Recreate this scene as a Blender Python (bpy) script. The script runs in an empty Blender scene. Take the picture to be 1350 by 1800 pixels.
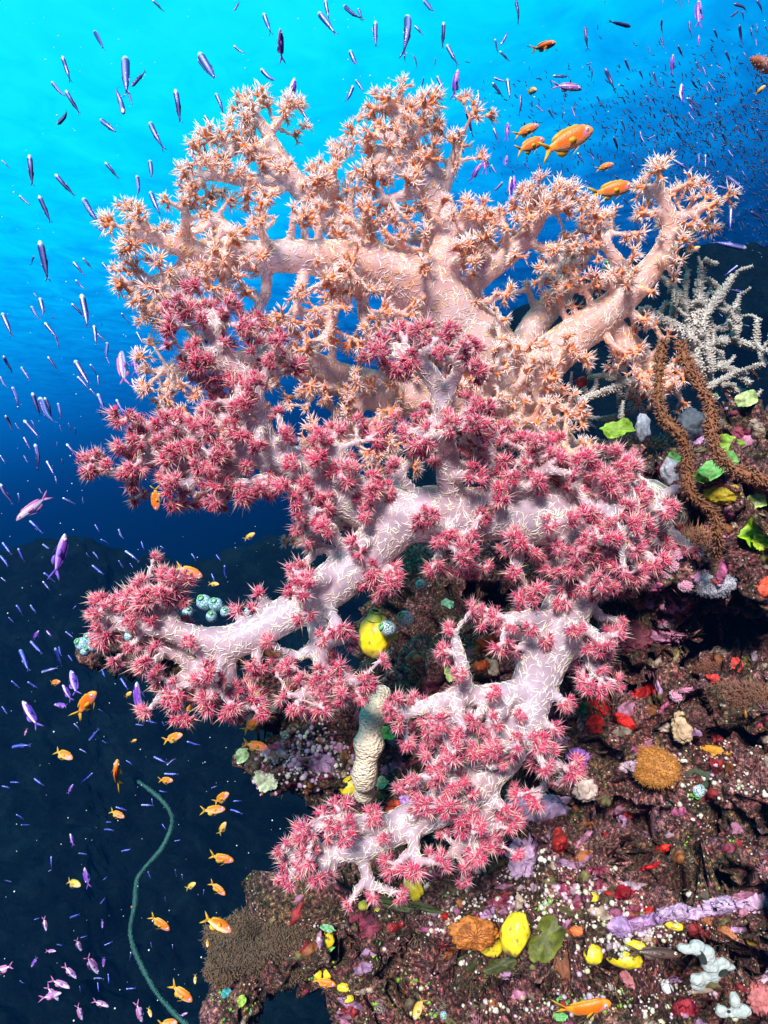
import bpy, bmesh, math, random
import numpy as np
from mathutils import Vector, Matrix, Quaternion, noise
from mathutils.bvhtree import BVHTree

S = bpy.context.scene
C = S.collection
RNG = np.random.default_rng(7)
random.seed(7)
F = 675.0 / math.tan(math.radians(30))        # focal length in photo pixels

# ------------------------------------------------------------------ camera
cam = bpy.data.cameras.new("camera")
cam.sensor_fit = 'HORIZONTAL'
cam.sensor_width = 36
cam.lens = 18 / math.tan(math.radians(30))
cam.clip_start = 0.02
cam.clip_end = 300
co = bpy.data.objects.new("camera", cam)
co.rotation_euler = (math.radians(90), 0, 0)
C.objects.link(co)
S.camera = co
S.view_settings.view_transform = 'Standard'
S.view_settings.look = 'None'
S.view_settings.gamma = 1
S.view_settings.exposure = 0.92
S.cycles.use_denoising = True
S.cycles.max_bounces = 6
S.cycles.diffuse_bounces = 3
S.cycles.glossy_bounces = 2
S.cycles.transparent_max_bounces = 32
S.cycles.volume_bounces = 0
S.cycles.caustics_reflective = False
S.cycles.caustics_refractive = False

# ------------------------------------------------------------------ world: the light of open water by direction
w = bpy.data.worlds.new("World")
S.world = w
w.use_nodes = True
nt = w.node_tree
nt.nodes.clear()
def wn(t, **k):
    n = nt.nodes.new(t)
    for a, b in k.items(): setattr(n, a, b)
    return n
tc = wn('ShaderNodeTexCoord')
dotn = wn('ShaderNodeVectorMath', operation='DOT_PRODUCT'); dotn.inputs[1].default_value = (-0.28, 0, 0.80)
nt.links.new(tc.outputs['Generated'], dotn.inputs[0])
# ripples of the surface seen from below: direction projected on a level plane overhead
sep = wn('ShaderNodeSeparateXYZ'); nt.links.new(tc.outputs['Generated'], sep.inputs[0])
zc = wn('ShaderNodeMath', operation='MAXIMUM'); zc.inputs[1].default_value = 0.08; nt.links.new(sep.outputs[2], zc.inputs[0])
dx = wn('ShaderNodeMath', operation='DIVIDE'); nt.links.new(sep.outputs[0], dx.inputs[0]); nt.links.new(zc.outputs[0], dx.inputs[1])
dy = wn('ShaderNodeMath', operation='DIVIDE'); nt.links.new(sep.outputs[1], dy.inputs[0]); nt.links.new(zc.outputs[0], dy.inputs[1])
cmb = wn('ShaderNodeCombineXYZ'); nt.links.new(dx.outputs[0], cmb.inputs[0]); nt.links.new(dy.outputs[0], cmb.inputs[1])
rip = wn('ShaderNodeTexNoise'); rip.inputs['Scale'].default_value = 7; rip.inputs['Detail'].default_value = 5; rip.inputs['Roughness'].default_value = .62
rip.inputs['Distortion'].default_value = 0.7
nt.links.new(cmb.outputs[0], rip.inputs['Vector'])
rsub = wn('ShaderNodeMath', operation='SUBTRACT'); rsub.inputs[1].default_value = 0.5; nt.links.new(rip.outputs[0], rsub.inputs[0])
rmul = wn('ShaderNodeMath', operation='MULTIPLY'); rmul.inputs[1].default_value = 0.22; rfd = wn('ShaderNodeMapRange', interpolation_type='SMOOTHSTEP'); rfd.inputs['From Min'].default_value = .06; rfd.inputs['From Max'].default_value = .34; nt.links.new(sep.outputs[2], rfd.inputs['Value'])
rm0 = wn('ShaderNodeMath', operation='MULTIPLY'); nt.links.new(rsub.outputs[0], rm0.inputs[0]); nt.links.new(rfd.outputs[0], rm0.inputs[1]); nt.links.new(rm0.outputs[0], rmul.inputs[0])
tadd = wn('ShaderNodeMath', operation='ADD'); nt.links.new(dotn.outputs['Value'], tadd.inputs[0]); nt.links.new(rmul.outputs[0], tadd.inputs[1])
mr = wn('ShaderNodeMapRange'); mr.inputs['From Min'].default_value = -0.1; mr.inputs['From Max'].default_value = 0.7
nt.links.new(tadd.outputs[0], mr.inputs['Value'])
ramp = wn('ShaderNodeValToRGB'); ramp.color_ramp.interpolation = 'B_SPLINE'
def srgb(r, g, b):
    f = lambda c: (c/255/12.92) if c/255 <= .04045 else ((c/255+.055)/1.055)**2.4
    return (f(r), f(g), f(b), 1)
stops = [(0.0, (0, 7, 20)), (0.14, (0, 15, 38)), (0.26, (0, 32, 76)), (0.33, (0, 46, 100)), (0.40, (0, 82, 158)), (0.47, (0, 118, 202)),
         (0.55, (0, 162, 238)), (0.63, (0, 196, 252)), (0.74, (0, 224, 255)), (0.95, (30, 250, 255))]
cr = ramp.color_ramp
while len(cr.elements) < len(stops): cr.elements.new(0.5)
for e, (p, c) in zip(cr.elements, stops): e.position = p
for e, (p, c) in zip(cr.elements, stops): e.color = srgb(*c)
nt.links.new(mr.outputs[0], ramp.inputs[0])
bg = wn('ShaderNodeBackground'); bg.inputs['Strength'].default_value = 0.71
nt.links.new(ramp.outputs[0], bg.inputs['Color'])
wo = wn('ShaderNodeOutputWorld'); nt.links.new(bg.outputs[0], wo.inputs[0])

# ------------------------------------------------------------------ sun
sl = bpy.data.lights.new("strobe_sun", 'SUN')
sl.energy = 4.8
sl.angle = math.radians(12.0)
sl.color = (1.0, 0.96, 0.93)
so = bpy.data.objects.new("strobe_sun", sl)
so.rotation_euler = Vector((0.20, 0.82, -0.58)).to_track_quat('-Z', 'Y').to_euler()  # shines from behind the camera, in place of its unseen strobes
C.objects.link(so)

# ------------------------------------------------------------------ helpers
def P(px, py, d):
    return Vector(((px - 675) / F * d, d, -(py - 900) / F * d))
def proj(v):
    return (675 + v[0] / v[1] * F, 900 - v[2] / v[1] * F)

def tag(o, label=None, cat=None, group=None, kind=None):
    if label: o['label'] = label
    if cat: o['category'] = cat
    if group: o['group'] = group
    if kind: o['kind'] = kind
    return o
def empty(name, loc=(0, 0, 0)):
    o = bpy.data.objects.new(name, None)
    o.empty_display_size = 0.02
    o.location = loc
    C.objects.link(o)
    return o
def link(name, me, parent=None):
    o = bpy.data.objects.new(name, me)
    C.objects.link(o)
    if parent: o.parent = parent
    return o

def tri_mesh(name, V, T, col=None, mats=(), midx=None, smooth=True):
    V = np.ascontiguousarray(V, dtype=np.float32); T = np.ascontiguousarray(T, dtype=np.int32)
    me = bpy.data.meshes.new(name)
    n, m = len(V), len(T)
    me.vertices.add(n); me.vertices.foreach_set('co', V.ravel())
    me.loops.add(m * 3); me.loops.foreach_set('vertex_index', T.ravel())
    me.polygons.add(m); me.polygons.foreach_set('loop_start', np.arange(0, m * 3, 3, dtype=np.int32))
    try: me.polygons.foreach_set('loop_total', np.full(m, 3, dtype=np.int32))
    except Exception: pass
    if smooth: me.polygons.foreach_set('use_smooth', np.ones(m, dtype=bool))
    for x in mats: me.materials.append(x)
    if midx is not None: me.polygons.foreach_set('material_index', np.ascontiguousarray(midx, dtype=np.int32))
    if col is not None:
        a = me.color_attributes.new('pigment', 'FLOAT_COLOR', 'POINT')
        c4 = np.ones((n, 4), dtype=np.float32); c4[:, :3] = col
        a.data.foreach_set('color', c4.ravel())
    me.update(calc_edges=True)
    me.validate()
    return me

class Geo:
    """collects triangles with a colour per vertex and a material index per face"""
    def __init__(s): s.V = []; s.T = []; s.Cc = []; s.M = []; s.n = 0
    def add(s, V, T, col=(1, 1, 1), mi=0):
        V = np.asarray(V, dtype=np.float64).reshape(-1, 3); T = np.asarray(T, dtype=np.int64).reshape(-1, 3)
        s.V.append(V); s.T.append(T + s.n); s.n += len(V)
        c = np.asarray(col, dtype=np.float64)
        s.Cc.append(np.broadcast_to(c, (len(V), 3)).copy() if c.ndim == 1 else c)
        s.M.append(np.full(len(T), mi, dtype=np.int32))
        return s
    def arrays(s): return np.concatenate(s.V), np.concatenate(s.T), np.concatenate(s.Cc), np.concatenate(s.M)
    def mesh(s, name, mats, smooth=True, col=True):
        V, T, c, M = s.arrays()
        return tri_mesh(name, V, T, c if col else None, mats, M, smooth)

def quads(Q):
    Q = np.asarray(Q).reshape(-1, 4)
    return np.concatenate([Q[:, [0, 1, 2]], Q[:, [0, 2, 3]]])

def spline(pts, step=0.012):
    """Catmull-Rom through rows of (x,y,z,r)"""
    p = np.asarray(pts, dtype=float)
    if len(p) < 2: return p
    p = np.vstack([2 * p[0] - p[1], p, 2 * p[-1] - p[-2]])
    p[0, 3] = p[1, 3]; p[-1, 3] = p[-2, 3]
    out = []
    for i in range(1, len(p) - 2):
        a, b, c, d = p[i - 1:i + 3]
        L = np.linalg.norm(c[:3] - b[:3])
        k = max(2, int(L / step))
        for t in np.arange(k) / k:
            out.append(.5 * ((2 * b) + (c - a) * t + (2 * a - 5 * b + 4 * c - d) * t * t + (3 * b - a - 3 * c + d) * t ** 3))
    out.append(p[-2])
    return np.array(out)

def frames(pts):
    t = np.gradient(pts, axis=0); t /= np.linalg.norm(t, axis=1, keepdims=True) + 1e-12
    u = np.cross(t[0], [0.3, 0.2, 0.93]); u /= np.linalg.norm(u)
    U = []
    for i in range(len(pts)):
        u = u - t[i] * np.dot(u, t[i]); u /= np.linalg.norm(u) + 1e-12
        U.append(u.copy())
    U = np.array(U)
    return t, U, np.cross(t, U)

def tube(path, seg=10, caps=True):
    """path rows x,y,z,r -> V,T with rounded ends"""
    path = np.asarray(path, dtype=float)
    c, r = path[:, :3], path[:, 3]
    t, U, W = frames(c)
    a = np.linspace(0, 2 * np.pi, seg, endpoint=False)
    V = c[:, None] + r[:, None, None] * (np.cos(a)[None, :, None] * U[:, None] + np.sin(a)[None, :, None] * W[:, None])
    n = len(c)
    V = V.reshape(-1, 3)
    i, j = np.meshgrid(np.arange(n - 1), np.arange(seg), indexing='ij'); i = i.ravel(); j = j.ravel(); jn = (j + 1) % seg
    T = quads(np.stack([i * seg + j, i * seg + jn, (i + 1) * seg + jn, (i + 1) * seg + j], 1))
    if caps:
        e0 = c[0] - t[0] * r[0] * .7; e1 = c[-1] + t[-1] * r[-1] * .7
        V = np.vstack([V, e0, e1]); k = n * seg
        j = np.arange(seg); jn = (j + 1) % seg
        T = np.vstack([T, np.stack([np.full(seg, k), jn, j], 1), np.stack([np.full(seg, k + 1), (n - 1) * seg + j, (n - 1) * seg + jn], 1)])
    return V, T

def ico(sub=2):
    bm = bmesh.new(); bmesh.ops.create_icosphere(bm, subdivisions=sub, radius=1)
    bm.verts.ensure_lookup_table()
    V = np.array([v.co[:] for v in bm.verts]); T = np.array([[v.index for v in f.verts] for f in bm.faces]); bm.free()
    return V, T
ICO1, ICO2, ICO3, ICO4 = ico(1), ico(2), ico(3), ico(4)

def unit(v):
    v = np.asarray(v, dtype=float); return v / (np.linalg.norm(v, axis=-1, keepdims=True) + 1e-12)

def spikes(B, D, L, R, bend=None, c0=(1, 1, 1), c1=(1, 1, 1)):
    """n bent three-sided thorns -> V,T,Col"""
    B = np.asarray(B, float); D = unit(D); n = len(B)
    L = np.broadcast_to(np.asarray(L, float), (n,)); R = np.broadcast_to(np.asarray(R, float), (n,))
    if bend is None: bend = np.zeros((n, 3))
    ref = np.where(np.abs(D[:, 2:3]) < .9, [[0, 0, 1.]], [[1., 0, 0]])
    u = unit(np.cross(D, ref)); v = np.cross(D, u)
    out = []
    for f, k in ((0, .75), (.5, 1.0)):
        ctr = B + D * (L * f)[:, None] + bend * (f * f)
        for a in (0, 2.094, 4.189):
            out.append(ctr + (R * k)[:, None] * (u * math.cos(a) + v * math.sin(a)))
    out.append(B + D * L[:, None] + bend)
    V = np.stack(out, 1).reshape(-1, 3)
    t = []
    for a in range(3):
        b = (a + 1) % 3
        t += [(a, b, 3 + b), (a, 3 + b, 3 + a), (3 + a, 3 + b, 6)]
    T = (np.arange(n)[:, None, None] * 7 + np.array(t)[None]).reshape(-1, 3)
    c0 = np.broadcast_to(np.asarray(c0, float), (n, 3)); c1 = np.broadcast_to(np.asarray(c1, float), (n, 3))
    k = np.array([0, 0, 0, .5, .5, .5, 1])[None, :, None]
    Cc = (c0[:, None] * (1 - k) + c1[:, None] * k).reshape(-1, 3)
    return V, T, Cc

def hemi(n, zmin=0.0, rng=RNG):
    """directions over a cap round +Z, evenly spread then jittered"""
    i = np.arange(n) + .5
    z = 1 - (1 - zmin) * i / n
    ph = i * 2.39996 + rng.uniform(0, 6.28)
    s = np.sqrt(np.clip(1 - z * z, 0, 1))
    d = np.stack([s * np.cos(ph), s * np.sin(ph), z], 1) + rng.normal(0, .13, (n, 3))
    return unit(d)

def basis(z, roll):
    z = Vector(z).normalized()
    q = z.to_track_quat('Z', 'Y')
    return (q @ Quaternion((0, 0, 1), roll))

# ------------------------------------------------------------------ materials
def mat(name):
    m = bpy.data.materials.new(name); m.use_nodes = True
    nt = m.node_tree; b = nt.nodes['Principled BSDF']
    return m, nt, b
def N(nt, t, **k):
    n = nt.nodes.new(t)
    for a, v in k.items(): setattr(n, a, v)
    return n
def noise_node(nt, scale, detail=4, rough=.6, coord='Object', dist=0):
    tcn = N(nt, 'ShaderNodeTexCoord'); n = N(nt, 'ShaderNodeTexNoise')
    n.inputs['Scale'].default_value = scale; n.inputs['Detail'].default_value = detail; n.inputs['Roughness'].default_value = rough
    n.inputs['Distortion'].default_value = dist
    nt.links.new(tcn.outputs[coord], n.inputs['Vector'])
    return n
def ramp_node(nt, src, stops, interp='LINEAR'):
    r = N(nt, 'ShaderNodeValToRGB'); cr = r.color_ramp; cr.interpolation = interp
    while len(cr.elements) < len(stops): cr.elements.new(.5)
    for e, (p, c) in zip(cr.elements, stops): e.position = p
    for e, (p, c) in zip(cr.elements, stops): e.color = (*c, 1)
    nt.links.new(src, r.inputs[0]); return r
def mix(nt, fac, a, b, mode='MIX'):
    m = N(nt, 'ShaderNodeMix', data_type='RGBA', blend_type=mode)
    if isinstance(fac, (int, float)): m.inputs[0].default_value = fac
    else: nt.links.new(fac, m.inputs[0])
    for i, x in ((6, a), (7, b)):
        if isinstance(x, tuple): m.inputs[i].default_value = (*x, 1)
        else: nt.links.new(x, m.inputs[i])
    return m.outputs[2]
def bump(nt, b, src, strength=.4, dist=.01):
    k = N(nt, 'ShaderNodeBump'); k.inputs['Strength'].default_value = strength; k.inputs['Distance'].default_value = dist
    nt.links.new(src, k.inputs['Height']); nt.links.new(k.outputs[0], b.inputs['Normal'])

def add_translucent(nt, b, colsrc, fac):
    out = next(n for n in nt.nodes if n.type == 'OUTPUT_MATERIAL')
    t = N(nt, 'ShaderNodeBsdfTranslucent'); m = N(nt, 'ShaderNodeMixShader'); m.inputs[0].default_value = fac
    if isinstance(colsrc, tuple): t.inputs[0].default_value = (*colsrc, 1)
    else: nt.links.new(colsrc, t.inputs[0])
    nt.links.new(b.outputs[0], m.inputs[1]); nt.links.new(t.outputs[0], m.inputs[2]); nt.links.new(m.outputs[0], out.inputs[0])

def flesh(name, c1, c2, c3):
    m, nt, b = mat(name)
    n = noise_node(nt, 9, 3, .55); r = ramp_node(nt, n.outputs[0], [(.3, c1), (.52, c2), (.75, c3)])
    n2 = noise_node(nt, 130, 4, .7)
    col = mix(nt, .22, r.outputs[0], n2.outputs[0], 'OVERLAY')
    nt.links.new(col, b.inputs['Base Color'])
    b.inputs['Roughness'].default_value = .34
    b.inputs['Subsurface Weight'].default_value = .0
    b.inputs['Subsurface Radius'].default_value = (1, .45, .4)
    b.inputs['Subsurface Scale'].default_value = .012
    wv = noise_node(nt, 260, 3, .6)
    bump(nt, b, wv.outputs[0], .25, .004)
    out = next(n for n in nt.nodes if n.type == 'OUTPUT_MATERIAL')
    tr = N(nt, 'ShaderNodeBsdfTransparent'); tr.inputs[0].default_value = (1, .9, .9, 1); ms = N(nt, 'ShaderNodeMixShader'); ms.inputs[0].default_value = .42
    tl = N(nt, 'ShaderNodeBsdfTranslucent'); nt.links.new(col, tl.inputs[0]); m2 = N(nt, 'ShaderNodeMixShader'); m2.inputs[0].default_value = .3
    nt.links.new(b.outputs[0], m2.inputs[1]); nt.links.new(tl.outputs[0], m2.inputs[2]); nt.links.new(m2.outputs[0], ms.inputs[1]); nt.links.new(tr.outputs[0], ms.inputs[2]); nt.links.new(ms.outputs[0], out.inputs[0])
    return m
M_fl_o = flesh('peach_flesh', (.95, .46, .36), (.95, .56, .51), (.95, .66, .68))
M_fl_r = flesh('lilac_flesh', (.70, .42, .47), (.70, .50, .60), (.72, .60, .73))

def pigment(name, rough=.45, transl=.25, spec=.4, nscale=0, bumpd=0, sss=0):
    m, nt, b = mat(name)
    a = N(nt, 'ShaderNodeAttribute'); a.attribute_name = 'pigment'
    src = a.outputs['Color']
    if nscale:
        n = noise_node(nt, nscale, 4, .65)
        r = ramp_node(nt, n.outputs[0], [(.25, (.35, .35, .35)), (.7, (1, 1, 1))])
        src = mix(nt, .7, src, r.outputs[0], 'MULTIPLY')
        if bumpd: bump(nt, b, n.outputs[0], .6, bumpd)
    nt.links.new(src, b.inputs['Base Color'])
    b.inputs['Roughness'].default_value = rough
    b.inputs['Specular IOR Level'].default_value = spec
    if transl: add_translucent(nt, b, src, transl)
    return m
M_pol = pigment('polyp_tissue', .45, .18, .3)
def add_clear(m, f):
    nt = m.node_tree; out = next(n for n in nt.nodes if n.type == 'OUTPUT_MATERIAL'); src = out.inputs[0].links[0].from_socket
    t = N(nt, 'ShaderNodeBsdfTransparent'); x = N(nt, 'ShaderNodeMixShader'); x.inputs[0].default_value = f
    nt.links.new(src, x.inputs[1]); nt.links.new(t.outputs[0], x.inputs[2]); nt.links.new(x.outputs[0], out.inputs[0])
add_clear(M_pol, .30)
M_scl = pigment('sclerite', .35, .15, .5)
M_growth = pigment('reef_growth', .55, 0, .3, 90, .004)
M_blade = pigment('algae_blade', .5, .2, .3, 140, .003)
M_bead = pigment('bead_tissue', .38, 0, .45, 45, .003)
M_spon = pigment('sponge_tissue', .55, 0, .25, 110, .006)

# ------------------------------------------------------------------ voxel union of tubes and blobs
def remeshed(V, T, voxel, smooth_it=4, fac=.5):
    me = bpy.data.meshes.new('tmp'); me.from_pydata([tuple(v) for v in V], [], [tuple(int(q) for q in t) for t in T])
    o = bpy.data.objects.new('tmp', me); C.objects.link(o)
    md = o.modifiers.new('r', 'REMESH'); md.mode = 'VOXEL'; md.voxel_size = voxel
    if smooth_it:
        sm = o.modifiers.new('s', 'SMOOTH'); sm.iterations = smooth_it; sm.factor = fac
    dg = bpy.context.evaluated_depsgraph_get(); dg.update()
    ev = o.evaluated_get(dg); m2 = bpy.data.meshes.new_from_object(ev)
    bpy.data.objects.remove(o); bpy.data.meshes.remove(me)
    n = len(m2.vertices); V = np.empty(n * 3, np.float32); m2.vertices.foreach_get('co', V); V = V.reshape(-1, 3).astype(float)
    m2.calc_loop_triangles(); k = len(m2.loop_triangles); T = np.empty(k * 3, np.int32); m2.loop_triangles.foreach_get('vertices', T)
    Nn = np.empty(n * 3, np.float32); m2.vertices.foreach_get('normal', Nn)
    bpy.data.meshes.remove(m2)
    return V, T.reshape(-1, 3).astype(int), Nn.reshape(-1, 3).astype(float)

def vnormals(V, T):
    fn = np.cross(V[T[:, 1]] - V[T[:, 0]], V[T[:, 2]] - V[T[:, 0]])
    out = np.zeros_like(V)
    for k in range(3): np.add.at(out, T[:, k], fn)
    return unit(out)

def sample_surface(V, T, n, rng=RNG, weight=None):
    fn = np.cross(V[T[:, 1]] - V[T[:, 0]], V[T[:, 2]] - V[T[:, 0]]); ar = np.linalg.norm(fn, axis=1)
    wgt = ar if weight is None else ar * weight(V[T].mean(1), fn / (ar[:, None] + 1e-15))
    idx = rng.choice(len(T), n, p=wgt / wgt.sum())
    a = rng.uniform(0, 1, (n, 2)); f = a.sum(1) > 1; a[f] = 1 - a[f]
    p = V[T[idx, 0]] + a[:, :1] * (V[T[idx, 1]] - V[T[idx, 0]]) + a[:, 1:] * (V[T[idx, 2]] - V[T[idx, 0]])
    return p, fn[idx] / (ar[idx, None] + 1e-15)

# ------------------------------------------------------------------ REEF
RB = [
 (1130,830,1.08,75,45,.12),(1230,850,1.03,110,80,.15),(1330,790,1.08,90,70,.15),(1340,930,.97,80,90,.15),(1200,970,1.02,100,80,.15),
 (1290,1025,1.0,70,40,.12),(1120,1010,1.05,80,70,.15),(1095,900,1.06,70,80,.12),(1070,1110,1.13,70,60,.12),(1150,1110,1.10,60,40,.1),
 (1060,1240,1.07,90,70,.15),(1160,1230,1.06,80,50,.12),(1300,1210,1.0,90,55,.15),(1250,1330,1.0,120,70,.15),(1340,1360,.95,80,90,.15),
 (1130,1340,1.02,70,60,.12),(1020,1350,1.06,60,60,.12),(940,1440,1.04,70,60,.12),(1020,1470,1.0,80,60,.14),(1170,1460,1.02,110,70,.15),
 (1310,1490,.93,100,80,.15),(900,1560,1.0,110,60,.15),(1050,1570,.95,110,60,.15),(1200,1565,.92,120,50,.15),(1340,1560,.89,90,45,.15),
 (800,1585,1.03,80,45,.12),(850,1645,1.01,90,35,.12),(980,1650,.97,90,45,.12),
 (1000,1765,.94,130,55,.15),(1150,1775,.90,110,50,.15),(1300,1800,.87,120,45,.15),(850,1755,1.0,110,60,.15),(700,1765,1.05,110,60,.15),
 (620,1690,1.08,90,55,.12),(560,1605,1.12,90,35,.12),(470,1665,1.12,90,45,.12),(420,1740,1.12,50,50,.1),(660,1610,1.1,80,35,.12),(460,1690,1.12,60,40,.1),
 (500,1340,1.10,70,50,.12),(580,1350,1.10,80,50,.12),(700,1370,1.1,100,55,.13),(800,1340,1.12,90,80,.13),(650,1260,1.14,90,60,.13),
 (550,1270,1.14,70,50,.12),(460,1230,1.13,70,35,.1),(370,1160,1.10,80,28,.1),(260,1143,1.08,90,20,.07),(190,1148,1.07,40,14,.05),
 (780,1180,1.18,90,70,.13),(900,1250,1.16,90,80,.13),(900,1110,1.2,70,50,.1),(860,1400,1.1,90,70,.13),
 (1180,1250,1.3,400,440,.4),(1000,1600,1.25,400,230,.4),(830,1150,1.4,210,220,.3),(1170,930,1.3,240,170,.3),(1500,1300,1.1,220,560,.4)]
g = Geo()
for px, py, fd, rx, ry, rz in RB:
    d = fd + rz; c = np.array(P(px, py, d)); k = d / F
    g.add(ICO3[0] * np.array([rx * k, rz, ry * k]) + c, ICO3[1])
V, T, _, _ = g.arrays()
RV, RT, RN = remeshed(V, T, .0062, 3)
def reef_disp(V, Nn):
    o = np.empty(len(V))
    for i, v in enumerate(V):
        p = Vector(v)
        a = noise.fractal(p * 9, .9, 2.1, 3)
        b = noise.ridged_multi_fractal(p * 24 + Vector((5, 3, 1)), .8, 2.2, 4, .9, 1.8)
        c = noise.noise(p * 15 + Vector((9, 2, 4)) + Vector((a, b, a)) * .35)
        o[i] = .036 * a + .020 * (b - 1.1) + .009 * noise.noise(p * 70) + .38 * min(0, c + .20) + .16 * min(0, noise.noise(p * 34 + Vector((1, 7, 2))) + .22)
    return V + Nn * o[:, None]
RV = reef_disp(RV, RN)
HOLES = [(1275,1100,95,44,.12),(1120,1195,46,30,.08),(1130,1405,46,50,.10),(1300,1674,125,40,.32),(1000,1722,60,20,.08),(735,1682,70,34,.11),(1085,1500,42,24,.07),(870,1045,90,36,.12),(1285,1545,40,14,.06),
         (1062,1322,34,20,.07),(1085,1716,66,17,.08),(865,1725,46,18,.07),(1235,1455,50,16,.06),(1190,1120,44,30,.08),(960,1335,40,40,.08),(1330,1285,30,20,.06),(600,1665,46,22,.07),(690,1560,50,22,.08),(1160,1680,50,18,.08),(1030,1190,30,40,.07),(1345,1440,30,26,.07),(1230,1235,26,20,.05)]
def in_hole(x, y): return any(((x - a) / c) ** 2 + ((y - b) / d) ** 2 < .6 for a, b, c, d, e in HOLES)
pxy = np.stack([675 + RV[:, 0] / RV[:, 1] * F, 900 - RV[:, 2] / RV[:, 1] * F], 1)
wob = np.array([[noise.noise(Vector(v) * 30), noise.noise(Vector(v) * 30 + Vector((7, 7, 7)))] for v in RV]) * 26
front = np.clip(-(vnormals(RV, RT) * unit(RV)).sum(1) + .3, 0, 1)
for hx, hy, rx, ry, dep in HOLES:
    e = np.sqrt(((pxy[:, 0] + wob[:, 0] - hx) / rx) ** 2 + ((pxy[:, 1] + wob[:, 1] - hy) / ry) ** 2)
    k = np.clip((1.15 - e) / .6, 0, 1); k = k * k * (3 - 2 * k)
    RV = RV + unit(RV) * (k * 1.5 * dep * (front > .05) * (RV[:, 1] < 1.5))[:, None]
RN = vnormals(RV, RT)

def make_reef_mat():
    m, nt, b = mat('reef_rock')
    n1 = noise_node(nt, 7, 6, .68, dist=.6)
    r1 = ramp_node(nt, n1.outputs[0], [(.26, (.012, .008, .008)), (.35, (.055, .028, .015)), (.40, (.16, .012, .020)), (.44, (.05, .03, .015)), (.48, (.15, .11, .05)), (.52, (.030, .022, .012)),
                                       (.56, (.26, .055, .085)), (.60, (.06, .035, .02)), (.65, (.34, .16, .30)), (.70, (.22, .13, .10)), (.76, (.03, .02, .02)), (.84, (.25, .10, .02))])
    n2 = noise_node(nt, 34, 5, .75, dist=.5)
    r2 = ramp_node(nt, n2.outputs[0], [(.30, (.008, .006, .006)), (.40, (.07, .045, .02)), (.45, (.012, .010, .008)), (.49, (.20, .14, .08)), (.53, (.16, .02, .025)), (.57, (.06, .05, .02)), (.62, (.36, .20, .24)), (.68, (.62, .48, .42)), (.74, (.08, .07, .02))])
    c = mix(nt, .5, r1.outputs[0], r2.outputs[0])
    n5 = noise_node(nt, 5.5, 4, .65, dist=.8); r5 = ramp_node(nt, n5.outputs[0], [(.50, (0, 0, 0)), (.60, (.7, .7, .7))]); r6 = ramp_node(nt, n2.outputs[0], [(.3, (.06, .02, .03)), (.45, (.28, .09, .10)), (.53, (.38, .20, .20)), (.6, (.24, .05, .06)), (.7, (.48, .34, .32))])
    c = mix(nt, r5.outputs[0], c, r6.outputs[0])
    n3 = noise_node(nt, 160, 4, .7)
    r3 = ramp_node(nt, n3.outputs[0], [(.40, (.06, .05, .05)), (.54, (.75, .7, .7)), (.66, (3.0, 2.6, 2.1))])
    c = mix(nt, 1.0, c, r3.outputs[0], 'MULTIPLY')
    tcn = N(nt, 'ShaderNodeTexCoord'); vo = N(nt, 'ShaderNodeTexVoronoi'); vo.inputs['Scale'].default_value = 150; nt.links.new(tcn.outputs['Object'], vo.inputs['Vector'])
    sp = N(nt, 'ShaderNodeMath', operation='LESS_THAN'); sp.inputs[1].default_value = .22; nt.links.new(vo.outputs['Distance'], sp.inputs[0])
    n4 = noise_node(nt, 16, 3, .6); gt = N(nt, 'ShaderNodeMath', operation='GREATER_THAN'); gt.inputs[1].default_value = .55; nt.links.new(n4.outputs[0], gt.inputs[0])
    mu = N(nt, 'ShaderNodeMath', operation='MULTIPLY'); nt.links.new(sp.outputs[0], mu.inputs[0]); nt.links.new(gt.outputs[0], mu.inputs[1])
    hs = ramp_node(nt, vo.outputs['Color'], [(.2, (.6, .55, .45)), (.45, (.5, .3, .05)), (.6, (.55, .1, .08)), (.8, (.55, .35, .5)), (.95, (.65, .65, .6))], 'CONSTANT')
    c = mix(nt, mu.outputs[0], c, hs.outputs[0])
    nt.links.new(c, b.inputs['Base Color'])
    b.inputs['Roughness'].default_value = .6; b.inputs['Specular IOR Level'].default_value = .3
    ad = N(nt, 'ShaderNodeMath', operation='ADD'); nt.links.new(n2.outputs[0], ad.inputs[0]); nt.links.new(n3.outputs[0], ad.inputs[1])
    bump(nt, b, ad.outputs[0], .9, .012)
    return m
M_reef = make_reef_mat()
reef = link('reef_slope', tri_mesh('reef_slope', RV, RT, None, [M_reef]))
tag(reef, kind='structure')
BVH = BVHTree.FromPolygons([Vector(v) for v in RV], [tuple(int(q) for q in t) for t in RT], all_triangles=True)
def hit(px, py, fallback=1.15):
    d = P(px, py, 1).normalized()
    loc, nor, i, dist = BVH.ray_cast(Vector((0, 0, 0)), d, 10)
    if loc is None:
        p = P(px, py, fallback); return p, Vector((0, -1, 0))
    # a smoothed normal
    n = Vector(RN[RT[i]].mean(0)).normalized()
    if n.dot(d) > 0: n = -n
    return loc, n

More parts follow.
